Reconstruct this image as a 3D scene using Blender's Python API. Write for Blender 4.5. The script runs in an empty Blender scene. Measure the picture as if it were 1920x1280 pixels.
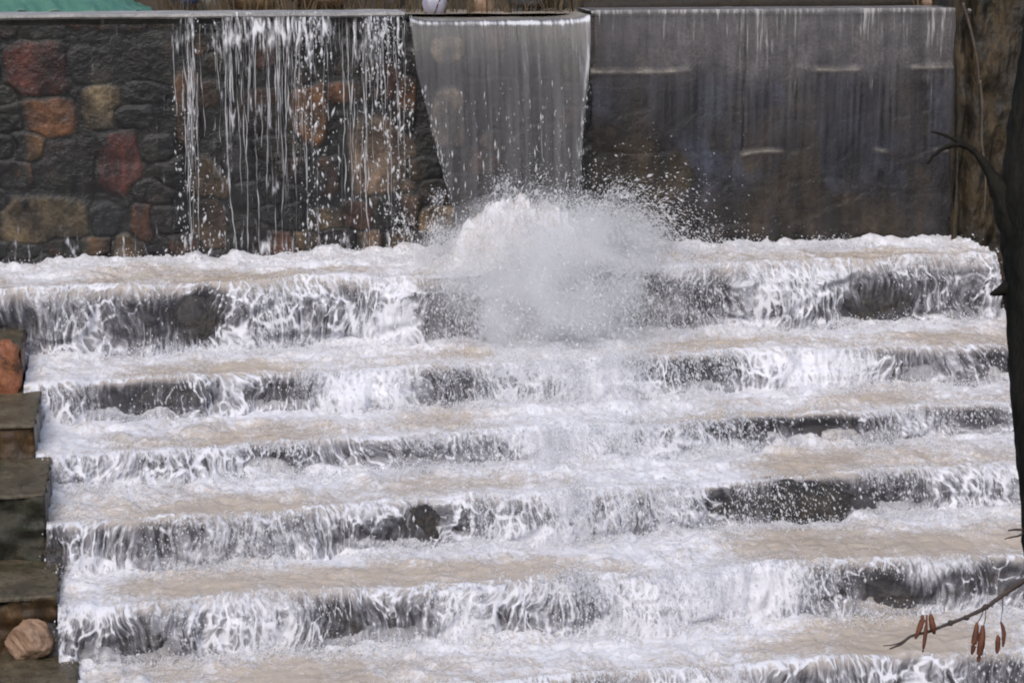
import bpy, bmesh, math, random
import numpy as np
from mathutils import Vector, Matrix

R = np.random.default_rng(7)
random.seed(7)
sc = bpy.context.scene
COL = sc.collection

# ------------------------------------------------------------------ camera
F_PX = 4000.0
PITCH = math.atan(790.0 / F_PX)
YAW = math.radians(9.6)
FWD = np.array([math.sin(YAW) * math.cos(PITCH), math.cos(YAW) * math.cos(PITCH), -math.sin(PITCH)])
RGT = np.array([math.cos(YAW), -math.sin(YAW), 0.0])
UPV = np.cross(RGT, FWD)

def ray(px, py):
    return FWD * F_PX + RGT * (px - 960.0) + UPV * (640.0 - py)
def at_z(px, py, z):
    d = ray(px, py); return d * (z / d[2])
def at_y(px, py, y):
    d = ray(px, py); return d * (y / d[1])
def at_dist(px, py, dist):
    d = ray(px, py); return d / F_PX * dist
def at_line(px, py, a, b):
    """hit the vertical plane y = a + b x"""
    d = ray(px, py); t = a / (d[1] - b * d[0]); return d * t
def project(P):
    zc = P @ FWD
    return 960.0 + F_PX * (P @ RGT) / zc, 640.0 - F_PX * (P @ UPV) / zc

cam_d = bpy.data.cameras.new('camera')
cam = bpy.data.objects.new('camera', cam_d); COL.objects.link(cam)
cam_d.sensor_fit = 'HORIZONTAL'; cam_d.sensor_width = 36.0
cam_d.lens = 36.0 * F_PX / 1920.0
cam_d.clip_start = 0.1; cam_d.clip_end = 3000
m = Matrix(((RGT[0], UPV[0], -FWD[0]), (RGT[1], UPV[1], -FWD[1]), (RGT[2], UPV[2], -FWD[2])))
cam.rotation_euler = m.to_euler(); cam.location = (0, 0, 0)
sc.camera = cam

# ------------------------------------------------------------------ light
SUN_EL, SUN_ROT = math.radians(50), math.radians(205)
w = bpy.data.worlds.new("World"); sc.world = w; w.use_nodes = True
nt = w.node_tree
sky = nt.nodes.new('ShaderNodeTexSky'); sky.sky_type = 'NISHITA'; sky.sun_disc = False
sky.sun_elevation = SUN_EL; sky.sun_rotation = SUN_ROT
sky.air_density = 1.0; sky.dust_density = 3.0; sky.ozone_density = 1.0
bg = nt.nodes['Background']; bg.inputs[1].default_value = 0.15
nt.links.new(sky.outputs[0], bg.inputs[0])
sd = bpy.data.lights.new('sun', 'SUN'); sd.energy = 1.0; sd.angle = math.radians(40); sd.color = (1.0, 0.965, 0.93)
sun = bpy.data.objects.new('sun', sd); COL.objects.link(sun)
sv = Vector((math.sin(SUN_ROT) * math.cos(SUN_EL), math.cos(SUN_ROT) * math.cos(SUN_EL), math.sin(SUN_EL)))
sun.rotation_euler = sv.to_track_quat('Z', 'Y').to_euler()
sc.view_settings.view_transform = 'Standard'; sc.view_settings.look = 'None'
sc.view_settings.gamma = 1.0; sc.view_settings.exposure = 0.17
sc.cycles.use_denoising = True
sc.cycles.max_bounces = 10; sc.cycles.diffuse_bounces = 5; sc.cycles.glossy_bounces = 2
sc.cycles.transparent_max_bounces = 24
sc.cycles.filter_width = 2.0

# ------------------------------------------------------------------ noise
def _h(ix, iy, iz, seed):
    n = (ix.astype(np.int64) * 374761393 + iy.astype(np.int64) * 668265263 + iz * 2147483647 + seed * 1274126177) & 0xffffffff
    n = ((n ^ (n >> 13)) * 1274126177) & 0xffffffff
    n = ((n ^ (n >> 16)) * 2246822519) & 0xffffffff
    n = n ^ (n >> 15)
    return (n & 0xffffff) / float(0xffffff)
def vn(x, y, seed=0):
    ix = np.floor(x); iy = np.floor(y); fx = x - ix; fy = y - iy
    ux = fx * fx * (3 - 2 * fx); uy = fy * fy * (3 - 2 * fy)
    a = _h(ix, iy, 0, seed); b = _h(ix + 1, iy, 0, seed); c = _h(ix, iy + 1, 0, seed); d = _h(ix + 1, iy + 1, 0, seed)
    return (a + (b - a) * ux) * (1 - uy) + (c + (d - c) * ux) * uy
def fbm(x, y, seed=0, o=4):
    x = np.asarray(x, float); y = np.asarray(y, float); s = 0; a = .5; t = 0
    for i in range(o):
        s = s + a * vn(x, y, seed + i * 17); t += a
        x = x * 2.03 + 3.1; y = y * 2.03 + 1.7; a *= .5
    return s / t
def worley(x, y, seed=0):
    ix = np.floor(x); iy = np.floor(y)
    f1 = np.full(x.shape, 9.0); f2 = np.full(x.shape, 9.0); idv = np.zeros(x.shape)
    for dx in (-1, 0, 1):
        for dy in (-1, 0, 1):
            cx = ix + dx; cy = iy + dy
            jx = cx + .5 + .8 * (_h(cx, cy, 1, seed) - .5); jy = cy + .5 + .8 * (_h(cx, cy, 2, seed) - .5)
            d = (np.abs(x - jx) ** 2.6 + np.abs(y - jy) ** 2.6) ** (1 / 2.6)
            i = _h(cx, cy, 3, seed)
            new = d < f1
            f2 = np.where(new, f1, np.minimum(f2, d)); idv = np.where(new, i, idv); f1 = np.where(new, d, f1)
    return f1, f2, idv
def sm(a, b, x):
    t = np.clip((x - a) / (b - a), 0, 1); return t * t * (3 - 2 * t)

# ------------------------------------------------------------------ mesh helpers
def link(name, me, mat=None, parent=None, smooth=True):
    o = bpy.data.objects.new(name, me); COL.objects.link(o)
    if mat: me.materials.append(mat)
    if parent: o.parent = parent
    if smooth and len(me.polygons): me.polygons.foreach_set('use_smooth', np.ones(len(me.polygons), bool))
    return o
def raw_mesh(name, V, Fc, k):
    me = bpy.data.meshes.new(name)
    V = np.asarray(V, np.float32); Fc = np.asarray(Fc, np.int32)
    me.vertices.add(len(V)); me.vertices.foreach_set('co', V.ravel())
    me.loops.add(Fc.size); me.loops.foreach_set('vertex_index', Fc.ravel())
    me.polygons.add(len(Fc)); me.polygons.foreach_set('loop_start', np.arange(0, Fc.size, k, dtype=np.int32))
    me.update(calc_edges=True)
    return me
def grid(name, P, mat, parent=None, uv=None, attrs=None, color=None, flip=False):
    n, mm = P.shape[:2]
    idx = np.arange(n * mm).reshape(n, mm)
    q = np.stack([idx[:-1, :-1], idx[:-1, 1:], idx[1:, 1:], idx[1:, :-1]], -1).reshape(-1, 4)
    if flip: q = q[:, ::-1]
    me = raw_mesh(name, P.reshape(-1, 3), q, 4)
    if uv is not None:
        l = me.uv_layers.new(name='flow'); l.data.foreach_set('uv', uv.reshape(-1, 2)[q.ravel()].astype(np.float32).ravel())
    for k, a in (attrs or {}).items():
        at = me.attributes.new(k, 'FLOAT', 'POINT'); at.data.foreach_set('value', np.ascontiguousarray(a, np.float32).ravel())
    if color is not None:
        ca = me.color_attributes.new('stone_colour', 'FLOAT_COLOR', 'POINT')
        c4 = np.ones((n * mm, 4), np.float32); c4[:, :3] = color.reshape(-1, 3); ca.data.foreach_set('color', c4.ravel())
    return link(name, me, mat, parent)
def tag(o, label=None, cat=None, group=None, kind=None):
    for k, v in (('label', label), ('category', cat), ('group', group), ('kind', kind)):
        if v: o[k] = v
    return o
def empty(name, loc=(0, 0, 0)):
    o = bpy.data.objects.new(name, None); COL.objects.link(o); o.location = loc; o.empty_display_size = .2
    return o
def adopt(child, root):
    """parent keeping the child where it stands"""
    child.parent = root; child.matrix_parent_inverse = Matrix.Translation(root.location).inverted()
    return child
def box_bm(bm, x0, x1, y0, y1, z0, z1):
    vs = [bm.verts.new(p) for p in ((x0, y0, z0), (x1, y0, z0), (x1, y1, z0), (x0, y1, z0), (x0, y0, z1), (x1, y0, z1), (x1, y1, z1), (x0, y1, z1))]
    for f in ((0, 3, 2, 1), (4, 5, 6, 7), (0, 1, 5, 4), (1, 2, 6, 5), (2, 3, 7, 6), (3, 0, 4, 7)):
        bm.faces.new([vs[i] for i in f])
def tube_data(pts, rad, n=10, seed=0, rough=0.0):
    pts = [Vector(p) for p in pts]; V = []; Fc = []
    up = Vector((0.13, 0.21, 0.97))
    for i, p in enumerate(pts):
        t = (pts[min(i + 1, len(pts) - 1)] - pts[max(i - 1, 0)]).normalized()
        a = t.cross(up)
        if a.length < .1: a = t.cross(Vector((1, .2, 0)))
        a.normalize(); b = t.cross(a)
        for k in range(n):
            th = 2 * math.pi * k / n
            r = rad[i] * (1 + rough * (float(fbm(np.array([k * 1.3 + seed]), np.array([i * .35]), seed, 3)[0]) - .5) * 2)
            V.append(p + a * math.cos(th) * r + b * math.sin(th) * r)
        if i:
            o = (i - 1) * n
            for k in range(n):
                Fc.append((o + k, o + (k + 1) % n, o + n + (k + 1) % n, o + n + k))
    return V, Fc
def tube(name, pts, rad, mat, parent=None, n=10, seed=0, rough=0.0, sub=1):
    P = [Vector(p) for p in pts]; Q = []; RR = []
    for i in range(len(P) - 1):
        p0 = P[max(i - 1, 0)]; p1 = P[i]; p2 = P[i + 1]; p3 = P[min(i + 2, len(P) - 1)]
        for s in range(sub):
            t = s / sub
            Q.append(.5 * ((2 * p1) + (p2 - p0) * t + (2 * p0 - 5 * p1 + 4 * p2 - p3) * t * t + (3 * p1 - p0 - 3 * p2 + p3) * t ** 3))
            RR.append(rad[i] * (1 - t) + rad[i + 1] * t)
    Q.append(P[-1]); RR.append(rad[-1])
    V, Fc = tube_data(Q, RR, n, seed, rough)
    me = bpy.data.meshes.new(name)
    k = len(V)
    V += [Q[0], Q[-1]]
    Fl = [tuple(f) for f in Fc]
    for j in range(n):
        Fl.append((k, (j + 1) % n, j)); Fl.append((k + 1, k - n + j, k - n + (j + 1) % n))
    me.from_pydata([tuple(v) for v in V], [], Fl); me.update()
    return link(name, me, mat, parent)
def rock_mesh(name, size, seed, sub=4, rough=.35, boxy=0):
    bm = bmesh.new(); bmesh.ops.create_icosphere(bm, subdivisions=sub, radius=1.0)
    co = np.array([v.co[:] for v in bm.verts])
    rr = np.random.default_rng(seed)
    if boxy: co = co / (np.abs(co) ** 6).sum(1, keepdims=True) ** (1 / 6.)
    # facet the ball with a few random planes, then roughen
    r = np.ones(len(co))
    for _ in range(11):
        nv = rr.normal(size=3); nv /= np.linalg.norm(nv); d = .62 + .3 * rr.random() + .45 * boxy
        dot = co @ nv
        r = np.minimum(r, np.where(dot > 0.05, d / np.maximum(dot, .05), 9))
    r = r + rough * .35 * (fbm(co[:, 0] * 2 + co[:, 2] * 1.3 + seed, co[:, 1] * 2 - co[:, 2] * 1.7, seed, 4) - .5)
    r = r + rough * .12 * (fbm(co[:, 0] * 7 + co[:, 2] * 5.3 + seed, co[:, 1] * 7 - co[:, 2] * 4.7, seed + 5, 3) - .5)
    co = co * r[:, None] * np.array(size)
    for v, c in zip(bm.verts, co): v.co = c
    me = bpy.data.meshes.new(name); bm.to_mesh(me); bm.free()
    return me

# ------------------------------------------------------------------ material helpers
def new_mat(name):
    mt = bpy.data.materials.new(name); mt.use_nodes = True
    nt = mt.node_tree; nt.nodes.clear()
    out = nt.nodes.new('ShaderNodeOutputMaterial')
    return mt, nt, out
def nd(nt, t, ins=None, **props):
    n = nt.nodes.new(t)
    for k, v in props.items(): setattr(n, k, v)
    for k, v in (ins or {}).items():
        s = n.inputs[k]
        if isinstance(v, bpy.types.NodeSocket): nt.links.new(v, s)
        else: s.default_value = v
    return n
def ma(nt, op, a, b=0.0, clamp=False):
    return nd(nt, 'ShaderNodeMath', {0: a, 1: b}, operation=op, use_clamp=clamp).outputs[0]
def vscale(nt, v, s):
    return nd(nt, 'ShaderNodeVectorMath', {0: v, 1: s}, operation='MULTIPLY').outputs[0]
def vadd(nt, v, s):
    return nd(nt, 'ShaderNodeVectorMath', {0: v, 1: s}, operation='ADD').outputs[0]
def smooth(nt, x, a, b, lo=0.0, hi=1.0):
    return nd(nt, 'ShaderNodeMapRange', {'Value': x, 'From Min': a, 'From Max': b, 'To Min': lo, 'To Max': hi}, interpolation_type='SMOOTHSTEP').outputs[0]
def mixc(nt, f, a, b, mode='MIX'):
    n = nd(nt, 'ShaderNodeMix', {0: f}, data_type='RGBA', blend_type=mode)
    for i, v in ((6, a), (7, b)):
        if isinstance(v, bpy.types.NodeSocket): nt.links.new(v, n.inputs[i])
        else: n.inputs[i].default_value = (*v, 1)
    return n.outputs[2]
def mixf(nt, f, a, b):
    n = nd(nt, 'ShaderNodeMix', {0: f, 2: a, 3: b}, data_type='FLOAT'); return n.outputs[0]
def noise(nt, vec, scale, detail=3, rough=.55, dist=0.0):
    return nd(nt, 'ShaderNodeTexNoise', {'Vector': vec, 'Scale': scale, 'Detail': detail, 'Roughness': rough, 'Distortion': dist})

def water_mat(name, film, deep, stretch=.45, a_film=.35, foamcol=(.86, .865, .88), k1=7., k2=17., streak=.9, lace=.55, warp=.3, streak_st=.12, contrast=.55, bump=.025, fine=.8, amod=0., thinfilm=False):
    """running water: white foam laced over deep or film water. point attributes 'foam' (how much air is in it) and 'deep'."""
    mt, nt, out = new_mat(name)
    uv = nd(nt, 'ShaderNodeUVMap', uv_map='flow').outputs[0]
    fo = nd(nt, 'ShaderNodeAttribute', attribute_name='foam').outputs['Fac']
    dp = nd(nt, 'ShaderNodeAttribute', attribute_name='deep').outputs['Fac']
    wn = noise(nt, vscale(nt, uv, (1, stretch, 1)), 2.2, 4).outputs['Color']
    wv = vscale(nt, vadd(nt, wn, (-.5, -.5, -.5)), (warp, warp, 0))
    p0 = vadd(nt, uv, wv)
    if thinfilm == 1:
        w2 = noise(nt, vscale(nt, uv, (1, .8, 1)), .9, 2).outputs['Color']
        p0 = vadd(nt, p0, vscale(nt, vadd(nt, w2, (-.5, -.5, -.5)), (.7, .25, 0)))
    p = vscale(nt, p0, (1, stretch, 1))
    d1 = nd(nt, 'ShaderNodeTexVoronoi', {'Vector': p, 'Scale': k1}, feature='DISTANCE_TO_EDGE', voronoi_dimensions='2D').outputs['Distance']
    d2 = nd(nt, 'ShaderNodeTexVoronoi', {'Vector': vadd(nt, p, (3.3, 1.7, 0)), 'Scale': k2}, feature='DISTANCE_TO_EDGE', voronoi_dimensions='2D').outputs['Distance']
    e1 = smooth(nt, d1, 0.0, .2, 1.0, 0.0); e2 = smooth(nt, d2, 0.0, .25, 1.0, 0.0)
    st = noise(nt, vscale(nt, p0, (1, streak_st, 1)), 26., 4, .6).outputs[0]
    fi = noise(nt, p, 42., 3, .6).outputs[0]
    big = noise(nt, p, 3.1, 3, .5).outputs[0]
    c = ma(nt, 'MULTIPLY_ADD', fo, 1.6); nt.nodes[-1].inputs[2].default_value = -.85
    lw, sw = lace, streak * 1.6
    if thinfilm == 1:
        vr = noise(nt, vadd(nt, uv, (7.1, 3.3, 0)), 1.5, 2).outputs[0]
        lw = smooth(nt, vr, .36, .62, lace * .45, lace * 1.3); sw = smooth(nt, vr, .36, .62, streak * 2.4, streak * 1.0)
    c = ma(nt, 'ADD', c, ma(nt, 'MULTIPLY', e1, lw))
    c = ma(nt, 'ADD', c, ma(nt, 'MULTIPLY', e2, ma(nt, 'MULTIPLY', lw, .65)))
    c = ma(nt, 'ADD', c, ma(nt, 'MULTIPLY', ma(nt, 'SUBTRACT', st, .5), sw))
    c = ma(nt, 'ADD', c, ma(nt, 'MULTIPLY', ma(nt, 'SUBTRACT', fi, .5), fine))
    c = ma(nt, 'ADD', c, ma(nt, 'MULTIPLY', ma(nt, 'SUBTRACT', big, .5), .9))
    Fm = smooth(nt, c, 0.0, contrast)
    dcol = mixc(nt, noise(nt, vscale(nt, uv, (1, 2, 1)), 4.0, 4).outputs[0], tuple(x * .75 for x in deep), tuple(min(1, x * 1.25) for x in deep))
    base = mixc(nt, dp, film, dcol)
    base = mixc(nt, Fm, base, foamcol)
    af = a_film
    if amod:
        af = ma(nt, 'MULTIPLY', smooth(nt, noise(nt, vscale(nt, p0, (1, streak_st * .6, 1)), 15., 3, .6).outputs[0], .3, .7, 1 - .75 * amod, 1 + .6 * amod), a_film)
    if thinfilm == 2: af = ma(nt, 'MULTIPLY', smooth(nt, fo, -.3, .4, .05, 1.2), af)
    elif thinfilm: af = ma(nt, 'MULTIPLY', smooth(nt, ma(nt, 'ADD', fo, ma(nt, 'MULTIPLY', ma(nt, 'SUBTRACT', st, .5), 2.0)), .1, .85, .15, 1.45), a_film)
    al = ma(nt, 'MAXIMUM', Fm, mixf(nt, dp, af, 1.0))
    hgt = ma(nt, 'ADD', ma(nt, 'MULTIPLY', Fm, .6), ma(nt, 'MULTIPLY', ma(nt, 'ADD', fi, st), .35))
    bp = nd(nt, 'ShaderNodeBump', {'Strength': .8, 'Distance': bump, 'Height': hgt}).outputs[0]
    bs = nd(nt, 'ShaderNodeBsdfPrincipled', {'Base Color': base, 'Roughness': mixf(nt, Fm, .15, .5), 'IOR': 1.33, 'Normal': bp})
    tr = nd(nt, 'ShaderNodeBsdfTransparent')
    mx = nd(nt, 'ShaderNodeMixShader', {0: al, 1: tr.outputs[0], 2: bs.outputs[0]})
    nt.links.new(mx.outputs[0], out.inputs[0])
    return mt

def stone_mat(name, c1, c2, c3=None, scale=3., rough=(.25, .6), bump=.02, use_attr=False, grain=30., stretch=(1, 1, 1)):
    mt, nt, out = new_mat(name)
    tc = nd(nt, 'ShaderNodeTexCoord').outputs['Object']
    tc = vscale(nt, tc, stretch)
    n1 = noise(nt, tc, scale, 6, .6).outputs[0]
    n2 = noise(nt, tc, grain, 4, .65).outputs[0]
    if use_attr:
        col = nd(nt, 'ShaderNodeVertexColor', layer_name='stone_colour').outputs[0]
        f = smooth(nt, n1, .3, .7, .55, 1.35)
        f = ma(nt, 'MULTIPLY', f, smooth(nt, n2, .25, .75, .6, 1.4))
        col = nd(nt, 'ShaderNodeVectorMath', {0: col, 'Scale': f}, operation='SCALE').outputs[0]
    else:
        col = mixc(nt, smooth(nt, n1, .32, .68), c1, c2)
        if c3:
            col = mixc(nt, smooth(nt, noise(nt, tc, scale * 2.3, 5).outputs[0], .52, .68), col, c3)
        col = mixc(nt, smooth(nt, n2, .3, .75, 0, .55), col, tuple(x * .35 for x in c1))
    bp = nd(nt, 'ShaderNodeBump', {'Strength': .7, 'Distance': bump, 'Height': ma(nt, 'ADD', n2, n1)}).outputs[0]
    bs = nd(nt, 'ShaderNodeBsdfPrincipled', {'Base Color': col, 'Roughness': smooth(nt, n1, .3, .7, *rough), 'Normal': bp})
    nt.links.new(bs.outputs[0], out.inputs[0])
    return mt

M = {}
M['cascade'] = water_mat('cascade_water', (.29, .283, .305), (.54, .47, .40), stretch=.36, a_film=.66, foamcol=(.77,.77,.805), k1=10., k2=22., streak=.9, lace=.62, contrast=1.0, warp=.34, streak_st=.14, fine=1.2, thinfilm=True)
M['pool'] = water_mat('pool_water', (.2, .2, .21), (.50, .425, .345), stretch=.55, streak=1.3, lace=.2, k1=4., k2=10., streak_st=2.2, contrast=1.3, warp=.4, foamcol=(.76,.765,.80), bump=.010, fine=1.7)
M['trickle'] = water_mat('trickle_water', (.10, .10, .105), (.2, .2, .21), stretch=.22, a_film=.06, k1=7., k2=18., streak=1.5, lace=.42, streak_st=.07, contrast=1.1, warp=.22, foamcol=(.75,.75,.77), fine=1.5, amod=1.)
M['film'] = water_mat('film_water', (.15, .145, .16), (.30, .28, .27), stretch=.12, a_film=.22, foamcol=(.44, .42, .41), k1=4., k2=11., streak=2.4, lace=.1, streak_st=.05, contrast=1.2, warp=.09, bump=.012, amod=1., fine=1.2, thinfilm=2)
M['sheet'] = water_mat('sheet_water', (.17, .165, .17), (.40, .37, .325), stretch=.07, a_film=.42, foamcol=(.66, .66, .68), k1=3., k2=8., streak=1.6, lace=.2, streak_st=.05, contrast=1.2, warp=.10, bump=.02, amod=.5, fine=1.7)
M['masonry'] = stone_mat('wet_masonry', 0, 0, use_attr=True, scale=5., grain=38., bump=.02, rough=(.08, .26))
M['riser'] = stone_mat('wet_riser_stone', (.035, .033, .037), (.095, .09, .095), (.07, .05, .035), scale=5., bump=.05, rough=(.15, .5), grain=24.)
M['rock'] = stone_mat('wet_dark_rock', (.022, .02, .02), (.08, .068, .056), (.06, .045, .03), scale=6., bump=.06, rough=(.15, .5), grain=26.)
M['moss_pier'] = stone_mat('mossy_pier_stone', (.02, .016, .010), (.085, .056, .024), (.010, .011, .008), scale=5., rough=(.45, .8), bump=.05, stretch=(1, 1, .45), grain=22.)
M['concrete'] = stone_mat('crest_concrete', (.33, .31, .29), (.44, .42, .39), scale=3., rough=(.4, .7), bump=.006)
M['ledge'] = stone_mat('mossy_ledge_concrete', (.085, .07, .043), (.17, .137, .085), (.05, .048, .022), scale=3.5, rough=(.3, .6), bump=.03, grain=26.)
M['block_brown'] = stone_mat('brown_block_stone', (.04, .025, .013), (.15, .08, .025), (.025, .024, .015), scale=3., rough=(.5, .8), bump=.02, stretch=(1, 1, .4))
M['block_dark'] = stone_mat('dark_mossy_block_stone', (.03, .028, .02), (.06, .055, .035), (.03, .04, .02), scale=3., rough=(.5, .8), bump=.02)
M['rust_stone'] = stone_mat('rust_red_stone', (.25, .08, .035), (.36, .15, .07), (.10, .05, .03), scale=4., rough=(.5, .8), bump=.015)
M['tan_stone'] = stone_mat('tan_stone', (.30, .19, .12), (.42, .28, .19), (.22, .14, .09), scale=4., rough=(.5, .8), bump=.01)
M['grey_stone'] = stone_mat('grey_stone', (.12, .11, .10), (.22, .20, .18), scale=4., rough=(.5, .8), bump=.01)
M['bark'] = stone_mat('dark_bark', (.012, .012, .010), (.026, .024, .019), scale=5., rough=(.7, .9), bump=.02, stretch=(1, 1, .25), grain=40.)
for n_ in M['bark'].node_tree.nodes:
    if n_.type == 'BSDF_PRINCIPLED': n_.inputs['Specular IOR Level'].default_value = .12
M['twig'] = stone_mat('twig_bark', (.05, .035, .03), (.09, .065, .055), scale=9., rough=(.7, .9), bump=.002)
M['pod'] = stone_mat('dry_pod', (.11, .035, .018), (.20, .07, .03), scale=20., rough=(.5, .8), bump=.002)
M['soil'] = stone_mat('bank_soil', (.04, .028, .018), (.09, .06, .035), (.04, .045, .02), scale=1.2, rough=(.7, .9), bump=.03)
M['grass'] = stone_mat('dry_grass', (.06, .04, .02), (.13, .09, .045), (.03, .035, .014), scale=2., rough=(.7, .9), bump=.0)
M['log'] = stone_mat('undercut_shade', (.02, .016, .012), (.045, .035, .025), scale=4., rough=(.6, .9), bump=.02)

mt, nt, out = new_mat('spray_drops')
bs = nd(nt, 'ShaderNodeBsdfPrincipled', {'Base Color': (.95, .95, .96, 1), 'Roughness': .45, 'IOR': 1.33})
tl = nd(nt, 'ShaderNodeBsdfTranslucent', {'Color': (.95, .95, .96, 1)})
mx = nd(nt, 'ShaderNodeMixShader', {0: .5, 1: bs.outputs[0], 2: tl.outputs[0]}); nt.links.new(mx.outputs[0], out.inputs[0])
M['spray'] = mt
mt, nt, out = new_mat('green_cloth')
tc = nd(nt, 'ShaderNodeTexCoord').outputs['Object']
bs = nd(nt, 'ShaderNodeBsdfPrincipled', {'Base Color': mixc(nt, noise(nt, tc, 5.).outputs[0], (.03, .11, .075), (.10, .235, .17)), 'Roughness': .5}); nt.links.new(bs.outputs[0], out.inputs[0])
M['tarp'] = mt
mt, nt, out = new_mat('pale_plastic')
bs = nd(nt, 'ShaderNodeBsdfPrincipled', {'Base Color': mixc(nt, noise(nt, nd(nt, 'ShaderNodeTexCoord').outputs['Object'], 8.).outputs[0], (.26, .25, .32), (.42, .41, .48)), 'Roughness': .4}); nt.links.new(bs.outputs[0], out.inputs[0])
M['plastic'] = mt
mt, nt, out = new_mat('navy_cloth')
bs = nd(nt, 'ShaderNodeBsdfPrincipled', {'Base Color': mixc(nt, noise(nt, nd(nt, 'ShaderNodeTexCoord').outputs['Object'], 8.).outputs[0], (.012, .02, .05), (.03, .05, .11)), 'Roughness': .6}); nt.links.new(bs.outputs[0], out.inputs[0])
M['navy'] = mt

# ------------------------------------------------------------------ layout from the photograph's edges
YW = 21.3
ZC = float(np.mean([at_y(100, 27, YW)[2], at_y(900, 24, YW)[2], at_y(1700, 16, YW)[2]]))   # crest
Z = [None, float(np.mean([at_y(0, 500, YW)[2], at_y(900, 474, YW)[2], at_y(1750, 452, YW)[2]]))]
def wx(px, py=250): return float(at_y(px, py, YW)[0])
def wz(px, py): return float(at_y(px, py, YW)[2])
EDGES = [((300, 532), (1700, 482), (300, 655), (1700, 605)),
         ((300, 705), (1700, 650), (300, 785), (1700, 708)),
         ((300, 842), (1700, 765), (300, 900), (1700, 815)),
         ((300, 970), (1700, 878), (300, 1045), (1700, 962)),
         ((300, 1125), (1700, 1045), (300, 1225), (1700, 1132)),
         ((300, 1310), (1700, 1226), (300, 1400), (1700, 1320)),
         ((300, 1480), (1700, 1400), (300, 1560), (1700, 1490))]
LINES = [(YW, 0.0)]
for (a, b, c, d) in EDGES:
    z = Z[-1]
    p, q = at_z(*a, z), at_z(*b, z)
    s = (q[1] - p[1]) / (q[0] - p[0]); LINES.append((p[1] - s * p[0], s))
    Z.append(float(np.mean([at_line(*c, *LINES[-1])[2], at_line(*d, *LINES[-1])[2]])))
NS = len(EDGES)
print('crest', ZC, 'levels', [round(z, 2) for z in Z[1:]], 'lines', [(round(a, 2), round(b, 3)) for a, b in LINES])
def yline(k, x): return LINES[k][0] + LINES[k][1] * x
# left rim of the running water on each tread, and the right rim
RIM_PX = [(-260, 520), (-260, 600), (52, 690), (72, 830), (92, 955), (112, 1110), (140, 1260), (160, 1400), (180, 1500)]
XL = [None] + [float(at_z(*RIM_PX[k], Z[k])[0]) for k in range(1, NS + 1)]
XRM = float(at_z(2010, 650, Z[2])[0])
XR = [None, float(at_z(1882, 480, Z[1])[0])] + [XRM] * (NS - 1)

def bumps(px, py, lst):
    s = np.zeros_like(px)
    for (cx, cy, hw, hh, a) in lst:
        # ragged edge
        r = ((px - cx) / hw) ** 2 + ((py - cy) / hh) ** 2
        s = s + a * np.exp(-np.power(r, 1.5) * .7)
    return s
# thin places of the falling water (stone shows) and thick white places
THIN = [(240, 595, 120, 55, .42), (378, 590, 42, 60, .75), (20, 590, 30, 60, .3), (520, 590, 85, 42, .2), (690, 560, 38, 30, .4), (850, 590, 75, 62, .42), (1225, 575, 90, 55, .55),
        (1370, 545, 60, 40, .12), (1490, 580, 45, 38, .35), (1630, 565, 70, 58, .75), (1790, 540, 100, 60, .38), (60, 610, 40, 50, .2),
        (330, 742, 150, 38, .5), (530, 738, 50, 32, .35), (200, 745, 60, 25, .2), (830, 725, 75, 34, .5), (1010, 730, 50, 26, .35), (1280, 698, 120, 36, .55), (1720, 680, 80, 30, .35), (1880, 680, 50, 30, .4),
        (330, 872, 90, 28, .4), (490, 868, 42, 26, .6), (640, 850, 50, 30, .25), (715, 850, 40, 32, .3), (815, 862, 55, 26, .5), (1400, 800, 150, 30, .55), (1570, 795, 90, 26, .35), (1850, 780, 80, 30, .35), (950, 840, 40, 30, .25),
        (240, 1005, 130, 36, .32), (110, 1022, 26, 45, .75), (790, 975, 62, 42, .6), (700, 1000, 60, 22, .4), (885, 965, 40, 34, .35), (1010, 975, 30, 24, .35), (1470, 935, 130, 42, .68), (1590, 950, 80, 20, .75),
        (1720, 925, 110, 30, .2), (1210, 990, 34, 24, .4), (1110, 955, 40, 30, .25), (1860, 920, 60, 36, .2),
        (255, 1195, 75, 40, .4), (640, 1168, 60, 46, .5), (770, 1168, 60, 40, .45), (960, 1155, 60, 40, .35), (1100, 1150, 50, 36, .3), (1585, 1095, 80, 40, .45), (1670, 1113, 50, 26, .75), (1785, 1100, 60, 30, .65), (1880, 1075, 80, 40, .5),
        (1210, 1140, 40, 30, .3), (430, 1175, 60, 36, .15), (150, 1200, 36, 50, .4), (1620, 1262, 120, 40, .4), (1860, 1262, 90, 40, .45), (1450, 1265, 60, 20, .3)]
THICK = [(1000, 530, 120, 130, 1.1), (1060, 640, 130, 100, .7), (740, 560, 60, 100, .35), (610, 680, 120, 60, .3), (1130, 760, 150, 60, .5), (1000, 800, 120, 40, .4), (1210, 880, 160, 60, .5), (1120, 1010, 200, 50, .45), (1300, 1100, 160, 70, .35),
         (1500, 690, 110, 50, .4), (640, 750, 80, 40, .3), (420, 640, 60, 30, .3), (1240, 1180, 200, 60, .3), (1400, 560, 60, 50, .15), (900, 1200, 150, 30, .2), (600, 810, 150, 30, .15), (100, 780, 60, 60, .2), (200, 880, 60, 40, .15), (150, 1120, 60, 40, .3)]
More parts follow.
